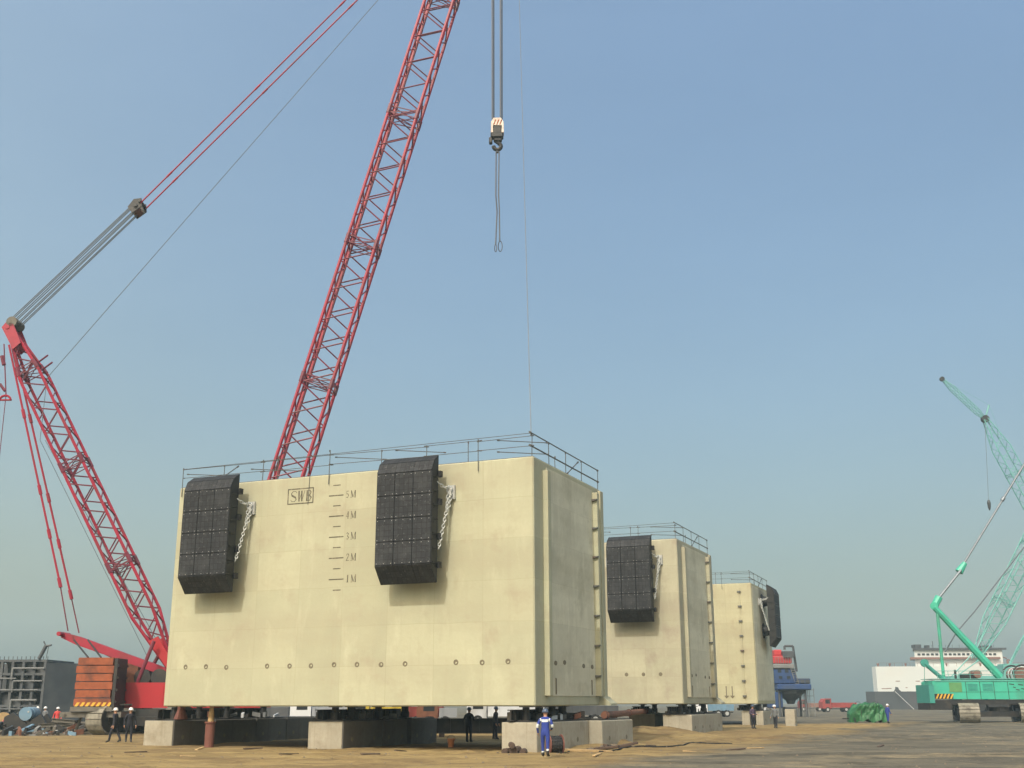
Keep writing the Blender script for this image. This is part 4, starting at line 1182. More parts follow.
b.box(x0 + 1.9, x1, TY - 1.612, TY - 1.6, za + .75, za + .78); tb(b, 'panel_seam', MT['black'], body)
for px in (968, 983):
    b = MB(); x_ = tf(px, 690).x
    for k in range(6): b.box(x_, x_ + 1.0, TY - 1.625, TY - 1.6, za + .9 + .12 * k, za + .96 + .12 * k)
    tb(b, 'louvre', MT['teal_dark'], body)
b = MB(); zr = zb_ + .16
for k in range(9): x_ = x0 + .6 + k * 1.1; b.tube((x_, TY - 1.55, zr), (x_, TY - 1.55, zr + .75), .03, 5)
b.tube((x0 + .6, TY - 1.55, zr + .75), (x0 + 9.4, TY - 1.55, zr + .75), .03, 5); b.tube((x0 + .6, TY - 1.55, zr + .4), (x0 + 9.4, TY - 1.55, zr + .4), .025, 5); tb(b, 'handrail', MT['teal_far'])
b = MB(); x_ = tf(962, 680).x; b.tube((x_, TY, zr), (x_, TY, zr + .9), .12, 8); b.bbox(x_ + .6, x_ + 2.0, TY - .8, TY + .8, zr + .002, zr + .5, .05); tb(b, 'exhaust', MT['black'])
b = MB(); x_ = tf(976, 680).x
for y in (-.7, .1): b.tube((x_ + .5, TY + y - .3, zr + .45), (x_ + .5, TY + y + .3, zr + .45), .42, 12)
tb(b, 'winch_drum', MT['brown'])
# gantry
for o_ in (-1.3, 1.3):
    b = MB(); b.tube(tl(934, 607, o_), tl(1000, 677, o_), .3, 8, .42); tb(b, 'gantry_arm', MT['teal'])
    b = MB(); b.tube(tl(937, 609, o_), tl(944, 681, o_), .17, 8); tb(b, 'gantry_leg', MT['teal'])
    b = MB(); b.tube(tl(924.5, 663.5, o_), tl(944, 680, o_), .2, 8); b.tube(tl(924.5, 663, o_) - TD * .12, tl(924.5, 663, o_) + TD * .12, .4, 12); b.tube(tl(924.5, 665, o_), tl(924.5, 684, o_), .03, 5); tb(b, 'tail_strut', MT['teal_dark'])
b = MB(); b.tube(tl(934, 606, -1.5), tl(934, 606, 1.5), .4, 12); tb(b, 'gantry_head', MT['teal'])
b = MB()
for k in range(6): b.tube(tl(935.5, 602, -.6 + .24 * k), tl(961, 570, -.6 + .24 * k), .13, 6)
tb(b, 'hoist_rope', MT['rope'])
b = MB(); b.tube(tl(935, 605, -.7), tl(939, 597, -.7), .38, 8); tb(b, 'link_block', MT['teal'])
b = MB(); b.tube(tl(959, 572, 0), tl(965, 563, 0), .42, 8, .25); tb(b, 'link_block', MT['teal'])
b = MB(); A = tl(964, 563); B = tl(1250, 94)
b.tube(A, B, .11, 6); dd = (B - A)
for t in (.12, .35, .6): b.tube(A + dd * t, A + dd * (t + .006), .2, 8)
tb(b, 'pendant', MT['rope'])
b = MB(); b.path([tl(945, 652, 1), tl(956, 633, 1), tl(975, 611, 1), tl(1024, 547, 1), tl(1200, 318, 1)], .07, 5); tb(b, 'winch_rope', MT['rope'])
# rope drum behind the arm, in a rounded guard
b = MB(); c = tl(1018, 678); 
b.tube(c - TD * 1.1 + UPV * .3, c + TD * 1.1 + UPV * .3, .75, 16); drum = tb(b, 'rope_drum', MT['brown'])
b = MB()
for y in (-1.3, 1.2): b.path([c + TD * y + Vector((.95 * math.cos(t) * 1.1, 0, .3 + .95 * math.sin(t))) for t in [math.pi * k / 10 for k in range(11)]], .09, 6)
tb(b, 'guard', MT['black'], drum)
b = MB(); b.tube(c - TD * .5 + UPV * .3, c - TD * .1 + UPV * .3, .78, 16); b.tube(c + TD * .4 + UPV * .3, c + TD * .6 + UPV * .3, .78, 16); tb(b, 'wound_rope', MT['white_v'], drum)
lattice(teal, 'boom', tl(1075, 684), B, TX, 1.7, 1.7, 2.2, MT['teal'], MT['teal'], .09, .04, (6, 6), .3, None, 5)
b = MB(); q = tl(1062, 690, -2.6); b.bbox(q.x, q.x + 2.2, TY - 3.2, TY - 1.7, za - .1, za + 2.2, .08); cab = tb(b, 'cab', MT['teal'])
b = MB(); b.box(q.x + .3, q.x + 2.0, TY - 3.22, TY - 3.2, za + .9, za + 1.95); tb(b, 'window', MT['glass'], cab)
# tracks run toward the viewer, turned a little
tdv = Vector((-.26, -.966, 0)); tsd = Vector((.966, -.26, 0))
for px in (960.5, 1022):
    q = tl(px, 723, -2.6); q.z = .06
    track(teal, q - tdv * 7.0, tdv, tsd, 7.2, 1.9, 1.75, MT['shoe'], MT['black'])
b = MB(); q0 = tl(985, 715); b.box(q0.x - 1.0, q0.x + 3.4, TY - 1.0, TY + 3, .55, 1.08); b.tube((q0.x + 1.6, TY, 1.08), (q0.x + 1.6, TY, za - .7), 1.1, 16); tb(b, 'carbody', MT['black'])

# ------------------------------------------------------------------ far teal cranes
def far_crane(Y, footpx, tippx, w, label, jib=None, body=(0, 0, 0, 0), rope=None, gantry=None):
    P = lambda px, py, o=0.: atY(px, py, Y + o)
    f = P(*footpx)
    o = empty('crawler_crane', (f.x, f.y, 0), 0, label, 'crane', 'teal cranes beyond the caissons')
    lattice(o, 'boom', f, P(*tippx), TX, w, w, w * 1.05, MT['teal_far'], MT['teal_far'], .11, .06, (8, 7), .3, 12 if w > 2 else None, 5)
    if jib:
        j = P(*jib); tp = P(*tippx)
        lattice(o, 'jib', tp, j, TX, 1.0, 1.0, 1.2, MT['teal_far'], MT['teal_far'], .08, .05, (2, 3), .3, None, 4)
        b = MB(); s = P(tippx[0] + 4, tippx[1] - 14); b.tube(tp, s, .16, 6); b.tube(s, j, .03, 4); b.tube(s, P(tippx[0] + 34, tippx[1] + 64), .03, 4); b.build('jib_strut', MT['teal_far'], o, world=True)
        b = MB(); b.tube(j - TD * .3, j + TD * .3, .5, 10); b.tube(tp - TD * .5, tp + TD * .5, .8, 12); b.build('sheave', MT['black'], o, world=True)
    if rope:
        b = MB(); A, B2 = P(*rope[0]), P(*rope[1]); b.tube(A, B2, .05, 4); rp = b.build('hoist_rope', MT['rope'], o, world=True)
        b = MB(); b.lathe(B2 - UPV * 1.6, [(.1, -.6), (.3, 0), (.4, 1.0), (.2, 1.6)], 8); b.build('hook', MT['black'], rp, world=True)
    x0, x1, zt, zl = body
    if x1:
        a, c = P(x0, zl), P(x1, zt)
        b = MB(); b.box(a.x, c.x, Y - 2, Y + 2, a.z, c.z); b.box(a.x - .6, a.x - .002, Y - 2.3, Y + 2.3, a.z + .1, c.z - .3); b.build('machine_house', MT['teal_far'], o, world=True)
        for k in (-1, 1):
            q = Vector(((a.x + c.x) / 2 - 4, Y + k * 3 - .6, .06)); track(o, q, TX, TD, 8.0, 1.1, max(1.0, a.z - .4), MT['dirty'], MT['black'])
    if gantry:
        b = MB()
        for o_ in (-1.2, 1.2):
            for (p_, q_) in gantry: b.tube(P(*p_, o_), P(*q_, o_), .11, 6)
        b.build('gantry', MT['teal_far'], o, world=True)
    return o
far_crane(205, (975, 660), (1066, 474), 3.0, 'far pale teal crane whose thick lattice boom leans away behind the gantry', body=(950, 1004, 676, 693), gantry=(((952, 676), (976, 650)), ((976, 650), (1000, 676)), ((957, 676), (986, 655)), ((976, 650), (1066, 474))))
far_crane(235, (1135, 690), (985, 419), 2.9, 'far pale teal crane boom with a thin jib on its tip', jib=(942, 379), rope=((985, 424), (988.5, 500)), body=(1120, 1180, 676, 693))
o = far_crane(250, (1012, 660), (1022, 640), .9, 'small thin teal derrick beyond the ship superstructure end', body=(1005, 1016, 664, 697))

# ------------------------------------------------------------------ ship
SY = 300.0
sp0 = atY(874, 708, SY)
ship = empty('cargo_ship', (sp0.x, SY, -.8), 0, 'big white ship with a dark lower hull moored beyond the yard', 'ship')
def sh(px, py): q = atY(px, py, SY); return q.x, q.z
def sb(mb, name, m, parent=ship): return mb.build(name, m, parent, world=True)
xl, zt = sh(876, 666.5); _, zm = sh(876, 691.5); xr, _ = sh(1300, 690); xk, _ = sh(871, 700)
b = MB(); b.prism([Vector((x, SY + 9 if False else y, -.8)) for x, y in ((xk - .3, SY + 3), (xk + 7, SY + 14), (xr, SY + 18), (xr, SY), (xk + 1.2, SY))], (0, 0, zm + .8)); hull = sb(b, 'lower_hull', MT['hull'])
b = MB(); b.prism([Vector((x, y, zm + .002)) for x, y in ((xl, SY + .3), (xl - .2, SY + 3), (xl + 7, SY + 14), (xr, SY + 17.5), (xr, SY + .3))], (0, 0, zt - zm)); upper = sb(b, 'upper_hull', MT['white'])
b = MB(); x_, z_ = sh(897, 689); b.prism([Vector((x_ - .8, SY + .2, zm)), Vector((x_ - .4, SY + .2, zm + .6)), Vector((x_ - .3, SY + .2, zm + 1.15)), Vector((x_ + .4, SY + .2, zm + 1.0)), Vector((x_ + .6, SY + .2, zm + .45)), Vector((x_ + 1.1, SY + .2, zm))], (0, .12, 0)); sb(b, 'anchor_pocket', MT['hull'])
b = MB()
for px, py, w in ((882, 689, 1.6), (888, 688.8, 1.0), (896, 681.5, 1.1), (916, 681.5, 1.1), (906, 688, .5)):
    x_, z_ = sh(px, py); b.box(x_, x_ + w, SY + .27, SY + .31, z_, z_ + .18)
sb(b, 'hull_fitting', MT['brown'])
b = MB()
for k in range(44):
    x_ = xl + 1 + k * 2.0; b.tube((x_, SY + .6, zt), (x_, SY + .6, zt + .9), .04, 4)
    b.tube((x_, SY + .6, zt + .9), (x_ + 2, SY + .6, zt + .9), .03, 4)
for px in (879, 891, 907, 948, 982): x_, _ = sh(px, 665); b.lathe((x_, SY + 1, zt), [(.2, 0), (.2, .5), (.35, .5), (.3, .8)], 8)
sb(b, 'deck_rail', MT['brown'])
xa, z1_ = sh(913, 658.5); xb, z2_ = sh(1004, 655); z3_ = sh(913, 649.5)[1]; xc, _ = sh(918, 650); xd, _ = sh(999, 650)
b = MB(); b.prism([Vector((x, y, zt + .002)) for x, y in ((xc, SY + 3), (xc + 3.2, SY + 12), (xd + 2, SY + 12), (xd + 2, SY + 3))], (0, 0, z3_ - zt - .002)); dk = sb(b, 'superstructure', MT['white'])
for (q0, q1, y0_, za_, zb2_) in ((xa, xd + 1, SY + 2.0, z1_ - .1, z1_ + .4), (xc - .5, xd + 3, SY + 2.4, z3_ + .002, z3_ + .5)):
    b = MB(); b.prism([Vector((x, y, za_)) for x, y in ((q0, y0_), (q0 + 3.4, SY + 12.4), (q1, SY + 12.4), (q1, y0_))], (0, 0, zb2_ - za_)); sb(b, 'deck_edge', MT['brown' if y0_ < SY + 2.2 else 'module'], dk)
for k in range(18):
    b = MB(); x_ = xc + .8 + k * (xd - xc) / 18; b.box(x_, x_ + .75, SY + 2.96, SY + 3.02, z1_ + .85, z1_ + 1.4); sb(b, 'window', MT['glass'], dk)
b = MB(); x_, _ = sh(922, 648); b.box(x_, x_ + 1.6, SY + 5, SY + 8, z3_ + .66, z3_ + 1.5); b.box(x_ + 3, x_ + 3.8, SY + 5, SY + 7, z3_ + .66, z3_ + 1.3); b.tube((x_ + 5, SY + 6, z3_ + .6), (x_ + 5, SY + 6, z3_ + 2.4), .1, 5)
for k in range(12): b.tube((xc + 1 + k * 1.8, SY + 2.7, z3_ + .6), (xc + 1 + k * 1.8, SY + 2.7, z3_ + 1.3), .04, 4)
x_, _ = sh(985, 650); b.box(x_, x_ + 4, SY + 5, SY + 9, z3_ + .66, z3_ + 1.2); sb(b, 'bridge_gear', MT['module'], dk)
for (px, h, lb) in ((1008, 2.6, 0), (1014, 1.8, 0), (962, 1.8, 0)):
    x_, _ = sh(px, 660); b = MB(); b.tube((x_, SY + 4, zt), (x_, SY + 4, zt + h), .25, 6); b.tube((x_, SY + 4, zt + h), (x_ + 1.4, SY + 4, zt + h * .8), .15, 5); sb(b, 'deck_post', MT['brown'])
b = MB(); x_, _ = sh(905, 700); xq, _ = sh(895, 693); b.tube((xq, SY - .1, zm), (x_, SY - 6, .1), .08, 4); sb(b, 'mooring_line', MT['bolt'])

# ------------------------------------------------------------------ blue and red machine on its hopper
MY = 165.0
def mp_(px, py): return atY(px, py, MY)
q = mp_(790, 712)
mach = empty('mixing_plant', (q.x, MY, 0), 0, 'blue plant tower with a bright red top behind the farthest caisson', 'plant tower')
def mbx(name, m, px0, px1, py0, py1, d0=-2, d1=2, parent=mach, bev=.12):
    a, c = mp_(px0, py1), mp_(px1, py0)
    return MB().bbox(a.x, c.x, MY + d0, MY + d1, a.z, c.z, bev).build(name, m, parent, world=True)
rh_ = mbx('red_housing', MT['red_m'], 771, 789, 656, 664, -1.6, 1.6)
mbx('red_turret', MT['red_m'], 773, 780, 650, 655.9, -1, 1, rh_)
mbx('motor_box', MT['module'], 780.3, 791, 651.5, 658, -2.0, -1.62 + 1.5, rh_)
mbx('deck', MT['module_pale'], 770, 791, 664.2, 669, -2, 2)
tw = mbx('tower', MT['blue_m'], 772, 793, 669.2, 684, -1.8, 1.8)
mbx('lower_tower', MT['blue_m'], 768, 780, 692, 708, -1.5, 1.5)
pf = mbx('platform', MT['blue_m'], 774, 807, 684.2, 690, -2.4, 2.4)
mbx('tank', MT['module'], 793.2, 807, 678.5, 684, -1.8, 1.4)
b = MB()
for k in range(7):
    x_ = mp_(776 + 5 * k, 684).x; b.tube((x_, MY - 2.35, mp_(776, 684).z), (x_, MY - 2.35, mp_(776, 679).z), .05, 4)
b.tube(mp_(776, 679.5) - TD * 2.35, mp_(806, 679.5) - TD * 2.35, .05, 4); b.build('railing', MT['blue_m'], pf, world=True)
q = mp_(790, 690.2); b = MB(); h_ = q.z - mp_(790, 704).z
b.lathe((q.x, MY, q.z - h_), [(.5, 0), (.7, h_ * .25), (1.9, h_ * .75), (2.1, h_ - .01)], 14); b.build('hopper', MT['module'], mach, world=True)
b = MB()
for px in (777, 803):
    for y in (-1.6, 1.6): x_ = mp_(px, 700).x; b.tube((x_, MY + y, 0), (x_, MY + y, mp_(px, 690.2).z), .16, 6)
b.box(mp_(784, 710).x, mp_(796, 710).x, MY - 1, MY + 1, 0, mp_(790, 707).z); b.build('leg', MT['module'], mach, world=True)
for px in (800, 806, 812):
    for y in (-1.2, 1.2): b = MB(); x_ = mp_(px, 700).x; b.tube((x_, MY + y, 0), (x_, MY + y, mp_(px, 688).z), .05, 4); b.build('scaffold_post', MT['module_pale'], mach, world=True)
for py in (690, 696, 702, 708): b = MB(); b.tube(mp_(800, py) - TD * 1.2, mp_(812, py) - TD * 1.2, .05, 4); b.build('scaffold_rail', MT['module_pale'], mach, world=True)

for (px, py) in ((775, 673), (782, 673), (788, 673), (776, 680), (784, 680)):
    q = mp_(px, py); b = MB(); b.box(q.x, q.x + .5, MY - 1.83, MY - 1.79, q.z, q.z + .5); b.build('window', MT['glass'], tw, world=True)
b = MB(); a = mp_(773, 664); c = mp_(790, 664)
for k in range(8): x_ = a.x + (c.x - a.x) * k / 7; b.tube((x_, MY - 1.95, a.z), (x_, MY - 1.95, a.z + .9), .04, 4)
b.tube((a.x, MY - 1.95, a.z + .9), (c.x, MY - 1.95, a.z + .9), .04, 4); b.build('railing', MT['module_pale'], rh_, world=True)
b = MB(); q = mp_(792, 684); t_ = mp_(786, 664)
for o_ in (0, .5): b.tube((q.x + o_, MY - 1.95, q.z), (t_.x + o_, MY - 1.95, t_.z), .05, 4)
for k in range(9): z_ = q.z + (t_.z - q.z) * k / 9; x_ = q.x + (t_.x - q.x) * k / 9; b.tube((x_, MY - 1.95, z_), (x_ + .5, MY - 1.95, z_), .04, 4)
b.build('ladder', MT['module_pale'], tw, world=True)
b = MB(); q = mp_(783, 650); b.path([(q.x, MY - 1, q.z), (q.x, MY - 1, q.z + .5), (q.x + 1.2, MY - 1, q.z + .5), (q.x + 1.5, MY - 1, q.z - 3)], .16, 6); b.build('duct', MT['module'], rh_, world=True)

# ------------------------------------------------------------------ vehicles
def truck(px, py, Y, L, Hh, label, col, cargo, rz=0., cat='truck'):
    q = atY(px, py, Y); z = ground_h(q.x, Y)
    o = empty('lorry', (q.x, Y, z), rz, label, cat, 'lorries standing behind the caissons')
    b = MB(); b.prism([(-L / 2, -1.1, .7), (-L / 2, -1.1, Hh * .75), (-L / 2 + .5, -1.1, Hh), (-L / 2 + 1.8, -1.1, Hh), (-L / 2 + 1.8, -1.1, .7)], (0, 2.2, 0)); cab_ = b.build('cab', MT[col], o)
    b = MB(); b.prism([(-L / 2 + .55, -1.115, Hh * .62), (-L / 2 + .6, -1.115, Hh * .92), (-L / 2 + 1.5, -1.115, Hh * .92), (-L / 2 + 1.5, -1.115, Hh * .62)], (0, .01, 0)); b.build('window', MT['glass'], cab_)
    b = MB(); b.box(-L / 2 + 1.9, L / 2, -1.1, 1.1, .85, Hh * .5 + .5); 
    for k in range(int((L - 2.2) / .8)): b.box(-L / 2 + 2.1 + .8 * k, -L / 2 + 2.2 + .8 * k, -1.16, -1.1, .85, Hh * .5 + .5)
    b.build('cargo_body', MT[cargo], o)
    b = MB(); b.box(-L / 2 + .3, L / 2 - .1, -.9, .9, .55, .7); b.build('chassis', MT['black'], o)
    for x in (-L / 2 + 1.0, L / 2 - 2.2, L / 2 - 1.0):
        for y in (-1.12, .82):
            b = MB(); b.lathe((x, y, .48), [(.48, 0), (.48, .3)], 14, 'y'); w_ = b.build('wheel', MT['tyre'], o)
            b = MB(); b.lathe((x, y - .012 if y < 0 else y + .3, .48), [(.26, 0), (.22, .012)], 10, 'y'); b.build('hub', MT['bolt'], w_)
    return o
truck(838, 709, 235, 7.0, 2.6, 'dull red lorry far off beside the green covered trailer', 'red_far', 'red_far', .1)
truck(814, 709, 250, 6.5, 2.4, 'dull red lorry far off beyond the scaffold of the plant tower', 'red_far', 'brown', -.1)
truck(250, 715, 104, 7, 2.4, 'dark bodied lorry with white cab in the gap near the crane', 'white_v', 'module', .05)
truck(328, 715, 100, 6, 2.4, 'pale grey lorry in the gap above the pale ended block', 'white_v', 'grey_v', -.1)
truck(378, 715, 98, 5.0, 2.4, 'yellow lorry in the gap right of the pale ended block', 'yellow', 'yellow', .08)
truck(415, 715, 103, 5, 2.4, 'grey and red lorry in the gap beside the yellow one', 'grey_v', 'red_far', .0)
truck(437, 715, 100, 3.4, 2.2, 'small grey lorry with rusty orange cab in the gap above the orange bucket', 'rust', 'grey_v', .05)
truck(506, 715, 108, 7, 2.4, 'white lorry in the gap beside the pale corner block', 'white_v', 'white_v', -.06)
truck(570, 715, 112, 9, 2.4, 'dark bodied lorry with white cab in the gap over the worker in blue', 'white_v', 'module', .05)
truck(713, 711, 165, 5.5, 2.4, 'light blue lorry between the middle and farthest caissons', 'white_v', 'lightblue', .02)

# green covered trailer
q = atY(867, 722.5, 119.5)
o = empty('covered_trailer', (q.x, 119.5, ground_h(q.x, 119.5)), .05, 'trailer load wrapped in crumpled green tarpaulin beside a worker in blue', 'trailer')
b = MB(); NX, NZ = 40, 28
for i in range(NX + 1):
    for j in range(NZ + 1):
        x = -1.85 + 3.7 * i / NX; a = math.pi * j / NZ
        e = (1 - .35 * (abs(x) / 1.85) ** 4)
        if x < -1: e *= 1 + .28 * (x + 1)
        ca, sa = math.cos(a), math.sin(a)
        yy = -1.1 * math.copysign(abs(ca) ** .55, ca) * e; zz = .12 + 1.72 * abs(sa) ** .45 * e
        n_1 = mnoise.noise(Vector((x * 1.3, yy * 1.7, zz * 1.7))) * .30 + mnoise.noise(Vector((x * 4, yy * 4, zz * 3))) * .13
        b.v.append(Vector((x + n_1 * .5, yy + n_1 * math.copysign(1, yy), zz + n_1)))
for i in range(NX):
    for j in range(NZ):
        a = i * (NZ + 1) + j; b.f.append([a, a + NZ + 1, a + NZ + 2, a + 1]); b.m.append(0)
for e in (0, NX): b.f.append([e * (NZ + 1) + j for j in range(NZ + 1)]); b.m.append(0)
b.build('tarpaulin', MT['tarp'], o)
b = MB(); b.box(-1.6, 1.6, -.8, .8, .35, .5); b.tube((-1.6, 0, .42), (-2.5, 0, .38), .06, 6); b.build('chassis', MT['black'], o)
for x in (-1.35, 1.1):
    for y in (-1.0, .8):
        b = MB(); b.lathe((x, y * .8, .2), [(.2, 0), (.2, .15)], 12, 'y'); b.build('wheel', MT['tyre'], o)
b = MB()
for x in (-.9, 0, .9): b.path([(x + .02 * k, -1.16 * math.copysign(abs(math.cos(t)) ** .55, math.cos(t)), .34 + 1.68 * abs(math.sin(t)) ** .45) for k, t in enumerate([math.pi * k / 12 for k in range(13)])], .02, 4)
b.build('lashing', MT['black'], o)

# ------------------------------------------------------------------ steel module and scrap by the crane
BY = 132.0
def bp_(px, py): return atY(px, py, BY - 4)
xa, xm, xe = bp_(-14, 700).x, bp_(43, 700).x, bp_(84, 700).x
zt = bp_(30, 659.5).z; z0 = 0.
mod = empty('steel_module', (xm, BY, 0), 0, 'dark grey open steel module with pipes behind the orange weights', 'steel module')
def mm(mb, name, m, parent=mod): return mb.build(name, m, parent, world=True)
b = MB(); b.obox((xm, BY - 4, z0), (xe - xm, 5.5, 0), (0, 8, 0), (0, 0, zt - .35)); 
mm(b, 'side_wall', MT['module'])
fl = 4; fh = zt / fl
for k in range(fl + 1):
    b = MB(); b.box(xa, xm - .003, BY - 4, BY + 4, min(zt - .25, k * fh), min(zt, k * fh + .25)); mm(b, 'deck', MT['module'])
for k in range(6):
    for y in (-3.9, -1.5, 0.2):
        b = MB(); x_ = xa + (xm - xa - .3) * k / 5; b.box(x_, x_ + .28, BY + y - .15, BY + y + .15, 0, zt - .26); mm(b, 'column', MT['module'])
b = MB(); b.box(xa - 6, xm - .05, BY + .6, BY + .7, 0, zt - .3); mm(b, 'back_wall', MT['module'])
for k, (a0, a1, z_, r_, m_) in enumerate(((.42, .98, .86, .1, 'module_pale'), (.45, .96, .66, .08, 'module_pale'), (.45, .9, .36, .11, 'module_pale'), (.05, .5, .7, .07, 'module_pale'), (.1, .9, .52, .06, 'module_pale'), (.05, .8, .22, .1, 'module'))):
    b = MB(); xx0, xx1 = xa + (xm - xa) * a0, xa + (xm - xa) * a1
    b.path([(xx0, BY - 4.2, zt * z_ - 1.2), (xx0, BY - 4.2, zt * z_), (xx1, BY - 4.2, zt * z_)], r_, 6); mm(b, 'pipe_run', MT[m_])
for k in range(5):
    for lv in range(fl):
        if rnd.random() < .6:
            b = MB(); x0_ = xa + (xm - xa - .3) * k / 5 + .3; x1_ = xa + (xm - xa - .3) * (k + 1) / 5 - .02
            b.box(x0_, x1_, BY - 3.4, BY - 3.3, lv * fh + .26, min(zt - .3, (lv + rnd.uniform(.5, 1)) * fh)); mm(b, 'cladding_panel', MT['module'])
for k in range(7):
    b = MB(); x_ = xa + (xm - xa) * (.08 + .13 * k); b.lathe((x_, BY - 2.5, rnd.choice((.3, fh + .26, 2 * fh + .26))), [(.5, 0), (.5, 1.1), (.3, 1.3)], 10); mm(b, 'vessel', MT['module_pale' if k % 3 == 0 else 'module'])
b = MB(); q = bp_(39, 659); t_ = bp_(46, 646); b.tube(q, t_, .22, 6); b.tube(t_, t_ + Vector((.6, 0, .1)), .12, 5); b.tube(t_, t_ + Vector((-.3, 0, .5)), .08, 5); b.tube(bp_(46, 659), t_ + Vector((.3, 0, 0)), .04, 4); mm(b, 'davit', MT['module'])
b = MB()
for k in range(14):
    x_ = xa + (xm - xa) * k / 13; b.tube((x_, BY - 3.9, zt), (x_, BY - 3.9, zt + .35), .04, 4)
mm(b, 'roof_rail', MT['module'])

def sc_(px, Y, dz=0): 
    q = atY(px, 720, Y); return Vector((q.x, Y, ground_h(q.x, Y) + dz))
# notched steel cradle, blue drum resting in its notch
q = sc_(26, 86)
o = empty('steel_cradle', q, 0, 'black steel cradle plate with two V notches holding a light blue drum', 'cradle')
b = MB(); b.prism([(-1.7, 0, .1), (-1.6, 0, 1.05), (-1.0, 0, 1.35), (.1, 0, .55), (1.0, 0, 1.25), (1.35, 0, .8), (1.7, 0, .1)], (0, .25, 0)); b.build('notched_plate', MT['black'], o)
b = MB(); b.prism([(-1.7, 1.2, .1), (-1.6, 1.2, 1.05), (-1.0, 1.2, 1.35), (.1, 1.2, .55), (1.0, 1.2, 1.25), (1.35, 1.2, .8), (1.7, 1.2, .1)], (0, .25, 0)); b.build('notched_plate', MT['black'], o)
b = MB(); b.box(-1.9, 1.9, -.1, 1.6, 0, .1); b.build('skid', MT['dirty'], o)
o = empty('oil_drum', q + Vector((-.05, -.1, 1.25)), 0, 'light blue drum lying in the notch of the black cradle', 'drum')
b = MB(); b.lathe((0, 0, 0), [(.48, 0), (.48, .03), (.46, .04), (.46, .5), (.49, .52), (.46, .54), (.46, 1.0), (.48, 1.02), (.48, 1.55), (.4, 1.56)], 18, 'y'); b.build('shell', MT['lightblue'], o)
b = MB(); b.lathe((.2, -.003, .15), [(.07, 0), (.06, -.03)], 8, 'y'); b.build('bung', MT['bolt'], o)
# piles of beams
for k, (px, Y, n, lb) in enumerate(((60, 84, 7, 'low heap of dark steel beams beside the crane track'), (75, 87, 6, 'higher heap of dark beams in front of the counterweight wagon'), (4, 90, 6, 'heap of brownish beams beside the black cradle'))):
    q = sc_(px, Y)
    o = empty('beam_heap', q, .1 * k, lb, 'beam heap', 'heaps of steel beams by the crane')
    for i in range(n):
        b = MB(); L = rnd.uniform(1.6, 2.8); z = .15 + .26 * (i // 3) + rnd.uniform(0, .05); y = (i % 3) * .35; a = rnd.uniform(-.25, .25); tlt = rnd.uniform(-.15, .25)
        d = Vector((math.cos(a), math.sin(a), tlt)) * (L / 2); c = Vector((rnd.uniform(-.3, .3), y, z + abs(tlt) * L * .45))
        nrm = Vector((-d.y, d.x, 0)).normalized()
        for s in (-.11, .11): b.obox(c - d + nrm * -.12 + UPV * (s - .02), d * 2, nrm * .24, UPV * .035)
        b.obox(c - d - nrm * .015 + UPV * -.09, d * 2, nrm * .03, UPV * .18)
        b.build('beam', MT['black' if k < 2 and i % 3 else 'dirty'], o)
q = sc_(9, 88); o = empty('gas_tank', q, 0, 'small red tank on the ground beside the heap of brownish beams', 'tank')
b = MB(); b.lathe((-.5, 0, .55), [(.2, 0), (.38, .12), (.4, .9), (.22, 1.05)], 14, 'x'); b.build('vessel', MT['red_far'], o)
b = MB(); b.box(-.3, -.2, -.3, .3, 0, .3); b.box(.2, .3, -.3, .3, 0, .3); b.build('foot', MT['black'], o)
q = sc_(3, 95); o = empty('cable_reel', (q.x, q.y, q.z + .7), .4, 'yellowish cable reel standing at the end of the steel module', 'cable reel')
for y in (-.4, .36):
    b = MB(); b.lathe((0, y, 0), [(.7, 0), (.7, .05)], 20, 'y'); b.build('flange', MT['wood'], o)
b = MB(); b.lathe((0, -.34, 0), [(.5, 0), (.5, .69)], 16, 'y'); b.build('winding', MT['dirty'], o)
# pale pipes stacked before the weights
for k in range(5):
    q = sc_(62 + k * 9, 89 + (k % 2)); o = empty('steel_pipe', q, 1.2 + .12 * k, 'pale grey pipe length %s' % ('end on beside the red shirted worker', 'lying next to the black cradle heap', 'lying below the orange weights', 'half hidden by the dark beam heap', 'lying against the crane track end')[k], 'pipe', 'pale pipes before the counterweights')
    b = MB(); b.tube((-1.2, 0, .36), (1.2, 0, .36), .34, 14, cap=False); b.tube((-1.2, 0, .36), (1.2, 0, .36), .29, 14, cap=False); b.build('barrel', MT['module_pale'], o)
    b = MB(); b.tube((-1.2, 0, .36), (-1.12, 0, .36), .39, 14); b.build('collar', MT['dirty'], o)

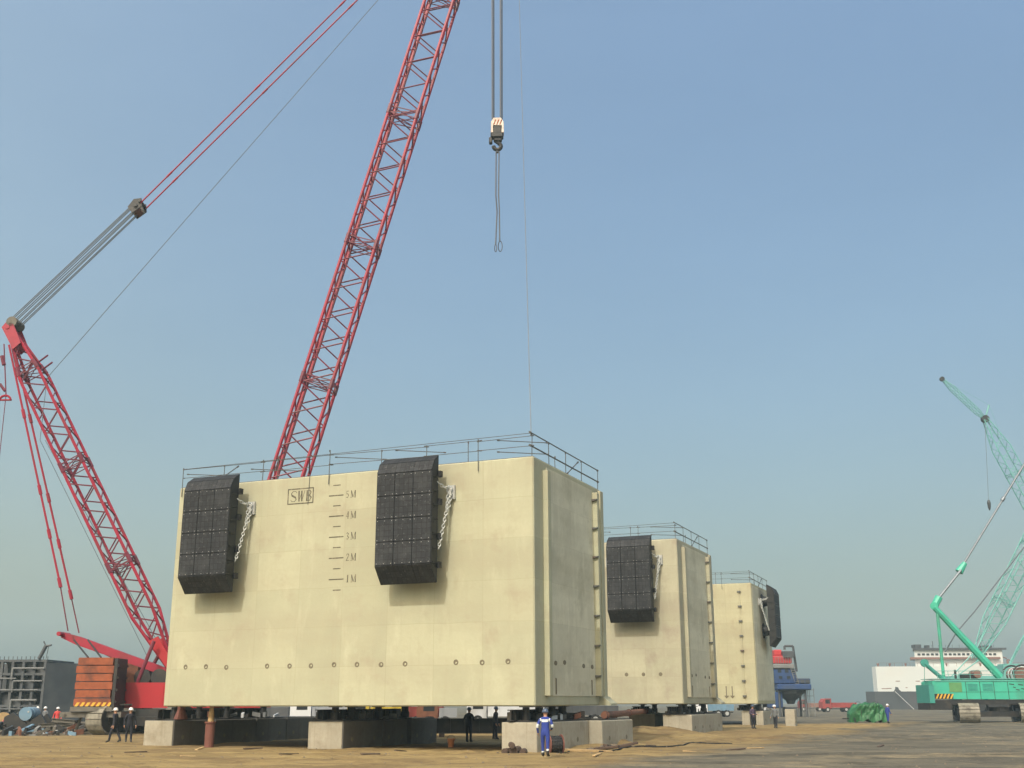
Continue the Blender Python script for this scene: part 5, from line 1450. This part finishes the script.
dmats = [MT[k] for k in ('black', 'dirty', 'rust', 'module_pale', 'white_v', 'wood_dark', 'lightblue')]
db = MB()
for k in range(340):
    px, Y = rnd.uniform(-12, 150), rnd.uniform(79, 93)
    if px > 80 and Y < 88: continue
    q = sc_(px, Y); a = rnd.uniform(0, 3.14); L = rnd.uniform(.1, .9); w_ = rnd.uniform(.05, .3); hh_ = rnd.uniform(.04, .4)
    e1_ = Vector((math.cos(a), math.sin(a), rnd.uniform(-.2, .5))) * L; e2_ = Vector((-math.sin(a), math.cos(a), 0)) * w_
    db.obox(q - UPV * .02, e1_, e2_, UPV * hh_, rnd.choice((0, 0, 0, 1, 1, 2, 3, 4, 5, 5, 6)))
tag(db.build('debris', dmats), 'scattered scrap and offcuts on the ground round the black cradle and crane track', 'debris', kind='stuff')
db = MB()
for (C, yw, u, vs, nm) in rows:
    mrot = Matrix.Rotation(yw, 3, 'Z')
    for k in range(16):
        q = C + mrot @ Vector((u + rnd.uniform(-.6, .6) - (1.0 if nm == 'crane side' else 0), rnd.uniform(vs[0] - .4, vs[-1] + .6), 0)); q.z = TOP + .051
        a = rnd.uniform(0, 3.14); L = rnd.uniform(.06, .5)
        db.obox(q, Vector((math.cos(a), math.sin(a), rnd.uniform(0, .3))) * L, Vector((-math.sin(a), math.cos(a), 0)) * rnd.uniform(.05, .2), UPV * rnd.uniform(.03, .3), rnd.choice((0, 0, 0, 1, 4, 4, 3, 2)))
tag(db.build('debris', dmats), 'rags, packers and scrap lying on top of the support blocks', 'debris', kind='stuff')

# ------------------------------------------------------------------ people
def person(loc, rz, label, top, legs, helmet, pose='stand', hivis=False, stride=.0, group=None, scale=1., arms=None, bag=None):
    """one continuous skinned body; helmet is a child; faces local -y"""
    s_ = stride
    J = {}; E = []; Rr = {}
    def j(n, p, r, par=None):
        J[n] = Vector(p); Rr[n] = r
        if par: E.append((par, n))
    lean = -.05 if s_ else 0.
    j('pelvis', (0, 0, .95), .150)
    j('waist', (0, lean * .3, 1.10), .145, 'pelvis'); j('chest', (0, lean, 1.32), .165, 'waist'); j('collar', (0, lean, 1.46), .115, 'chest')
    j('neck', (0, lean - .01, 1.54), .058, 'collar'); j('jaw', (0, lean - .025, 1.61), .078, 'neck'); j('skull', (0, lean - .02, 1.68), .098, 'jaw'); j('crown', (0, lean - .01, 1.745), .07, 'skull')
    j('nose', (0, lean - .125, 1.655), .016, 'skull')
    for sd_, nm in ((-1, 'l'), (1, 'r')):
        j('ear' + nm, (sd_ * .1, lean - .005, 1.66), .018, 'skull')
        f = s_ * (1 if sd_ > 0 else -1)
        j('hip' + nm, (sd_ * .10, 0, .90), .115, 'pelvis')
        j('knee' + nm, (sd_ * .115, -f * .28 - abs(f) * .06, .50), .075, 'hip' + nm)
        j('ankle' + nm, (sd_ * .12, -f * .5 + abs(f) * .05, .10 + (.05 if f < 0 else 0)), .055, 'knee' + nm)
        j('heel' + nm, (sd_ * .12, -f * .5 + .05, .055), .05, 'ankle' + nm)
        j('toe' + nm, (sd_ * .14, -f * .5 - .17, .045), .042, 'ankle' + nm)
        sw = -f * .7
        a = (arms or {}).get(nm)
        j('shoulder' + nm, (sd_ * .20, lean, 1.42), .078, 'collar')
        el, wr = (a if a else ((sd_ * .29, lean + .04 + sw * -.25, 1.14), (sd_ * .31, lean - .08 + sw * -.5, .90)))
        j('elbow' + nm, el, .058, 'shoulder' + nm); j('wrist' + nm, wr, .038, 'elbow' + nm)
        dv = (Vector(wr) - Vector(el)).normalized()
        sx = Vector((0, -1, 0)) if abs(dv.y) < .8 else Vector((1, 0, 0))
        pa = Vector(wr) + dv * .06
        j('palm' + nm, pa, .036, 'wrist' + nm)
        for k in range(4):
            off = sx * (.033 - .022 * k)
            fl_ = (.075, .085, .08, .062)[k]
            k1_ = pa + dv * .035 + off; k2_ = k1_ + dv * fl_ * .55 - Vector((sd_ * .01, 0, 0)); k3_ = k2_ + dv * fl_ * .4 - Vector((sd_ * .022, 0, 0))
            j('f%d%s' % (k, nm), k1_, .0105, 'palm' + nm); j('g%d%s' % (k, nm), k2_, .0095, 'f%d%s' % (k, nm)); j('h%d%s' % (k, nm), k3_, .008, 'g%d%s' % (k, nm))
        tb_ = pa - dv * .03 + sx * .04; j('th' + nm, tb_, .013, 'palm' + nm); j('ti' + nm, tb_ + dv * .05 + sx * .03, .01, 'th' + nm)
    names = list(J); idx = {n: i for i, n in enumerate(names)}
    me = bpy.data.meshes.new('tmp'); me.from_pydata([J[n] for n in names], [(idx[a], idx[b]) for a, b in E], [])
    ob = bpy.data.objects.new('tmp', me); COL.objects.link(ob)
    sk = ob.modifiers.new('skin', 'SKIN'); sk.use_smooth_shade = True
    for n, i in idx.items():
        sv = me.skin_vertices[0].data[i]; r = Rr[n]
        sv.radius = (r * (1.15 if n in ('chest', 'waist', 'pelvis', 'collar') else 1), r * (.78 if n in ('chest', 'waist', 'pelvis', 'collar') else 1)); sv.use_root = (n == 'pelvis')
    ss = ob.modifiers.new('sub', 'SUBSURF'); ss.levels = 1; ss.render_levels = 1
    dg = bpy.context.evaluated_depsgraph_get(); dg.update()
    body = bpy.data.meshes.new_from_object(ob.evaluated_get(dg)); body.name = 'person'
    bpy.data.objects.remove(ob)
    body.materials.clear()
    for m_ in (MT[top], MT[legs], MT['skin'], MT['black'], MT['hivis']): body.materials.append(m_)
    segs = [(J[a], J[b_], b_) for a, b_ in E]
    for p in body.polygons:
        c = p.center; best = None
        for A, B, n in segs:
            d = B - A; t = max(0, min(1, (c - A).dot(d) / d.length_squared)); dist = (c - A - d * t).length - (Rr[n] * .9)
            if best is None or dist < best[0]: best = (dist, n, t)
        n = best[1]; mi = 0
        if n in ('neck', 'jaw', 'skull', 'crown', 'nose') or n[:3] == 'ear': mi = 2 if (n != 'neck' or best[2] > .5) else 0
        elif n[:3] in ('pal', 'thl', 'thr', 'til', 'tir') or n[0] in 'fgh' and len(n) == 3 and n[1].isdigit(): mi = 2
        elif n[:3] in ('hip', 'kne'): mi = 1
        elif n[:3] == 'ank': mi = 1 if best[2] < .8 else 3
        elif n[:3] in ('hee', 'toe'): mi = 3
        if hivis:
            if (n in ('collar', 'chest') or n[:3] == 'sho') and 1.36 < c.z < 1.45 and abs(c.x) < .19: mi = 4
            if n[:3] == 'elb' and .75 < best[2]: mi = 4
            if n[:3] == 'ank' and .62 < best[2] < .8: mi = 4
        p.material_index = mi; p.use_smooth = True
    o = bpy.data.objects.new('person', body); COL.objects.link(o)
    o.location = loc; o.rotation_euler = (0, 0, rz); o.scale = (scale,) * 3
    tag(o, label, 'person', group)
    hy = lean - .015
    b = MB(); b.lathe((0, hy, 1.69), [(.145, .0), (.15, .012), (.125, .022), (.122, .06), (.10, .115), (.05, .145), (.012, .15)], 16)
    b.box(-.07, .07, hy - .20, hy - .11, 1.692, 1.706); b.build('helmet', MT[helmet], o, smooth=False)
    for x in (-.035, .035):
        b = MB(); b.lathe((x, lean - .112, 1.675), [(.006, -.008), (.012, 0), (.006, .008)], 8); b.build('eye', MT['black'], o)
    return o

def at_g(px, Y): q = atY(px, 720, Y); return Vector((q.x, Y, ground_h(q.x, Y) + .005))
PI = math.pi
person(at_g(545, 45.7), PI - .25, 'worker in bright blue with white bands standing with back turned at the corner block', 'blue_cloth', 'blue_cloth', 'helmet_g', hivis=True, scale=.98, stride=.22, arms={'l': ((-.30, -.03, 1.15), (-.20, -.25, 1.05)), 'r': ((.31, .06, 1.16), (.30, -.06, .92))})
G_ = 'workers about the yard'
person(at_g(116, 63.0), -PI / 2 - .2, 'worker in dark clothes walking in front of the red crane, the one in mid stride', 'dark_cloth', 'dark_cloth', 'helmet_w', stride=.55, scale=.98, group=G_)
person(at_g(130, 63.5), .5, 'worker in dark clothes standing nearest the whitish block', 'dark_cloth', 'dark_cloth', 'helmet_w', scale=.99, group=G_, stride=.12)
person(at_g(469, 63.5), 2.6, 'worker in black standing in the shade under the caisson', 'dark_cloth', 'dark_cloth', 'helmet_g', scale=1.0, group=G_, arms={'l': ((-.34, 0, 1.15), (-.2, -.18, 1.2)), 'r': ((.34, 0, 1.15), (.2, -.18, 1.2))})
person(at_g(495, 67.5), 1.2, 'second worker in black under the caisson, closer to the pale corner block', 'dark_cloth', 'dark_cloth', 'helmet_g', group=G_, stride=.1)
person(at_g(753, 92.5), .6, 'worker in purple grey top under the edge of the farthest caisson', 'purple_cloth', 'dark_cloth', 'helmet_g', group=G_, arms={'l': ((-.3, .02, 1.15), (-.24, -.26, 1.1)), 'r': ((.3, .02, 1.15), (.24, -.26, 1.08))})
person(at_g(775.5, 95), -.7, 'worker in grey jacket and white helmet beside the narrow pale block', 'grey_cloth', 'dark_cloth', 'helmet_w', group=G_, stride=.2)
person(at_g(888, 114.5), 1.9, 'worker in blue with white helmet next to the green tarpaulin', 'blue_cloth', 'blue_cloth', 'helmet_w', group=G_, stride=.15)
person(at_g(57, 92), .2, 'worker in red shirt and white helmet behind the steel beams', 'red_cloth', 'dark_cloth', 'helmet_w', group=G_)
person(at_g(92.5, 86), -.5, 'worker in red shirt below the orange weights by the track', 'red_cloth', 'dark_cloth', 'helmet_w', group=G_, stride=.15)
person(at_g(36.5, 97), .4, 'worker in grey with white helmet behind the black cradle, nearer the drum', 'grey_cloth', 'dark_cloth', 'helmet_w', group=G_)
person(at_g(44.5, 94), -.4, 'worker in grey with white helmet between the drum and the red shirt', 'grey_cloth', 'grey_cloth', 'helmet_w', group=G_)
q = atY(988, 712, TY - .6); person(Vector((q.x, TY - .6, 1.085)), .8, 'worker in blue standing on the undercarriage of the teal crane', 'blue_cloth', 'dark_cloth', 'helmet_w', group=G_, scale=.93)

# ------------------------------------------------------------------ haze
hm = bpy.data.materials.new('haze'); hm.use_nodes = True
nt = hm.node_tree; nt.nodes.remove(nt.nodes['Principled BSDF'])
pv = nt.nodes.new('ShaderNodeVolumePrincipled')
pv.inputs['Color'].default_value = (.62, .84, .95, 1); pv.inputs['Density'].default_value = .00042; pv.inputs['Anisotropy'].default_value = 0.0
nt.links.new(pv.outputs[0], nt.nodes['Material Output'].inputs['Volume'])
hz_ = MB(); hz_.box(-1510, 1510, -1510, 1510, -1.9, 105)
tag(hz_.build('haze', hm), 'thin pale dust haze hanging over the whole yard', 'haze', kind='stuff')

# ------------------------------------------------------------------ light
SUN_EL = R(46)
hv = -(V); ang = math.atan2(hv.y, hv.x) - R(.8)     # from behind the viewer, square to the long walls
sd3 = Vector((math.cos(ang) * math.cos(SUN_EL), math.sin(ang) * math.cos(SUN_EL), math.sin(SUN_EL)))
sun_d = bpy.data.lights.new('sun', 'SUN'); sun_d.energy = 2.0; sun_d.angle = R(.55); sun_d.color = (1, .975, .885)
sun = bpy.data.objects.new('sun', sun_d); COL.objects.link(sun)
sun.rotation_euler = sd3.to_track_quat('Z', 'Y').to_euler()
sun.location = (0, 0, 150)
w = bpy.data.worlds.new('World'); scene.world = w; w.use_nodes = True
nt = w.node_tree; bg = nt.nodes['Background']
sky = nt.nodes.new('ShaderNodeTexSky'); sky.sky_type = 'NISHITA'; sky.sun_disc = False
sky.sun_elevation = SUN_EL; sky.sun_rotation = math.atan2(sd3.x, sd3.y)
sky.air_density = 1.4; sky.dust_density = 4.0; sky.ozone_density = 0.4; sky.altitude = 0
# dusty air scatters forward: the sky opposite the sun is dimmer and greyer than the sunward side
wtc = nt.nodes.new('ShaderNodeTexCoord')
dt = nt.nodes.new('ShaderNodeVectorMath'); dt.operation = 'DOT_PRODUCT'
dt.inputs[1].default_value = (-math.cos(ang), -math.sin(ang), 0)
nt.links.new(wtc.outputs['Generated'], dt.inputs[0])
mr = nt.nodes.new('ShaderNodeMapRange'); mr.interpolation_type = 'SMOOTHSTEP'
mr.inputs['From Min'].default_value = .2; mr.inputs['From Max'].default_value = .97
nt.links.new(dt.outputs['Value'], mr.inputs['Value'])
tm = nt.nodes.new('ShaderNodeMix'); tm.data_type = 'RGBA'
tm.inputs[6].default_value = (1.06, 1.0, .86, 1); tm.inputs[7].default_value = (.585, .64, .675, 1)
nt.links.new(mr.outputs[0], tm.inputs[0])
ml = nt.nodes.new('ShaderNodeMix'); ml.data_type = 'RGBA'; ml.blend_type = 'MULTIPLY'; ml.inputs[0].default_value = 1
nt.links.new(sky.outputs[0], ml.inputs[6]); nt.links.new(tm.outputs[2], ml.inputs[7])
sx = nt.nodes.new('ShaderNodeSeparateXYZ'); nt.links.new(wtc.outputs['Generated'], sx.inputs[0])
er = nt.nodes.new('ShaderNodeMapRange'); er.inputs['From Min'].default_value = 0; er.inputs['From Max'].default_value = .55
er.inputs['To Min'].default_value = .70; er.inputs['To Max'].default_value = 1.37
nt.links.new(sx.outputs[2], er.inputs['Value'])
vs = nt.nodes.new('ShaderNodeVectorMath'); vs.operation = 'SCALE'
nm = nt.nodes.new('ShaderNodeMapping'); nm.inputs['Scale'].default_value = (1.6, 1.6, 5.0); nt.links.new(wtc.outputs['Generated'], nm.inputs['Vector'])
nn_ = nt.nodes.new('ShaderNodeTexNoise'); nn_.inputs['Scale'].default_value = 1.4; nn_.inputs['Detail'].default_value = 4
nt.links.new(nm.outputs[0], nn_.inputs['Vector'])
nr = nt.nodes.new('ShaderNodeMapRange'); nr.inputs['From Min'].default_value = .3; nr.inputs['From Max'].default_value = .7
nr.inputs['To Min'].default_value = .965; nr.inputs['To Max'].default_value = 1.035; nt.links.new(nn_.outputs['Fac'], nr.inputs['Value'])
em = nt.nodes.new('ShaderNodeMath'); em.operation = 'MULTIPLY'; nt.links.new(er.outputs[0], em.inputs[0]); nt.links.new(nr.outputs[0], em.inputs[1])
nt.links.new(ml.outputs[2], vs.inputs[0]); nt.links.new(em.outputs[0], vs.inputs['Scale'])
nt.links.new(vs.outputs[0], bg.inputs['Color']); bg.inputs['Strength'].default_value = .15
scene.view_settings.view_transform = 'Standard'; scene.view_settings.look = 'None'
scene.view_settings.exposure = 0.33; scene.view_settings.gamma = 1.0; scene.view_settings.use_curve_mapping = False
scene.cycles.max_bounces = 6; scene.cycles.volume_bounces = 1
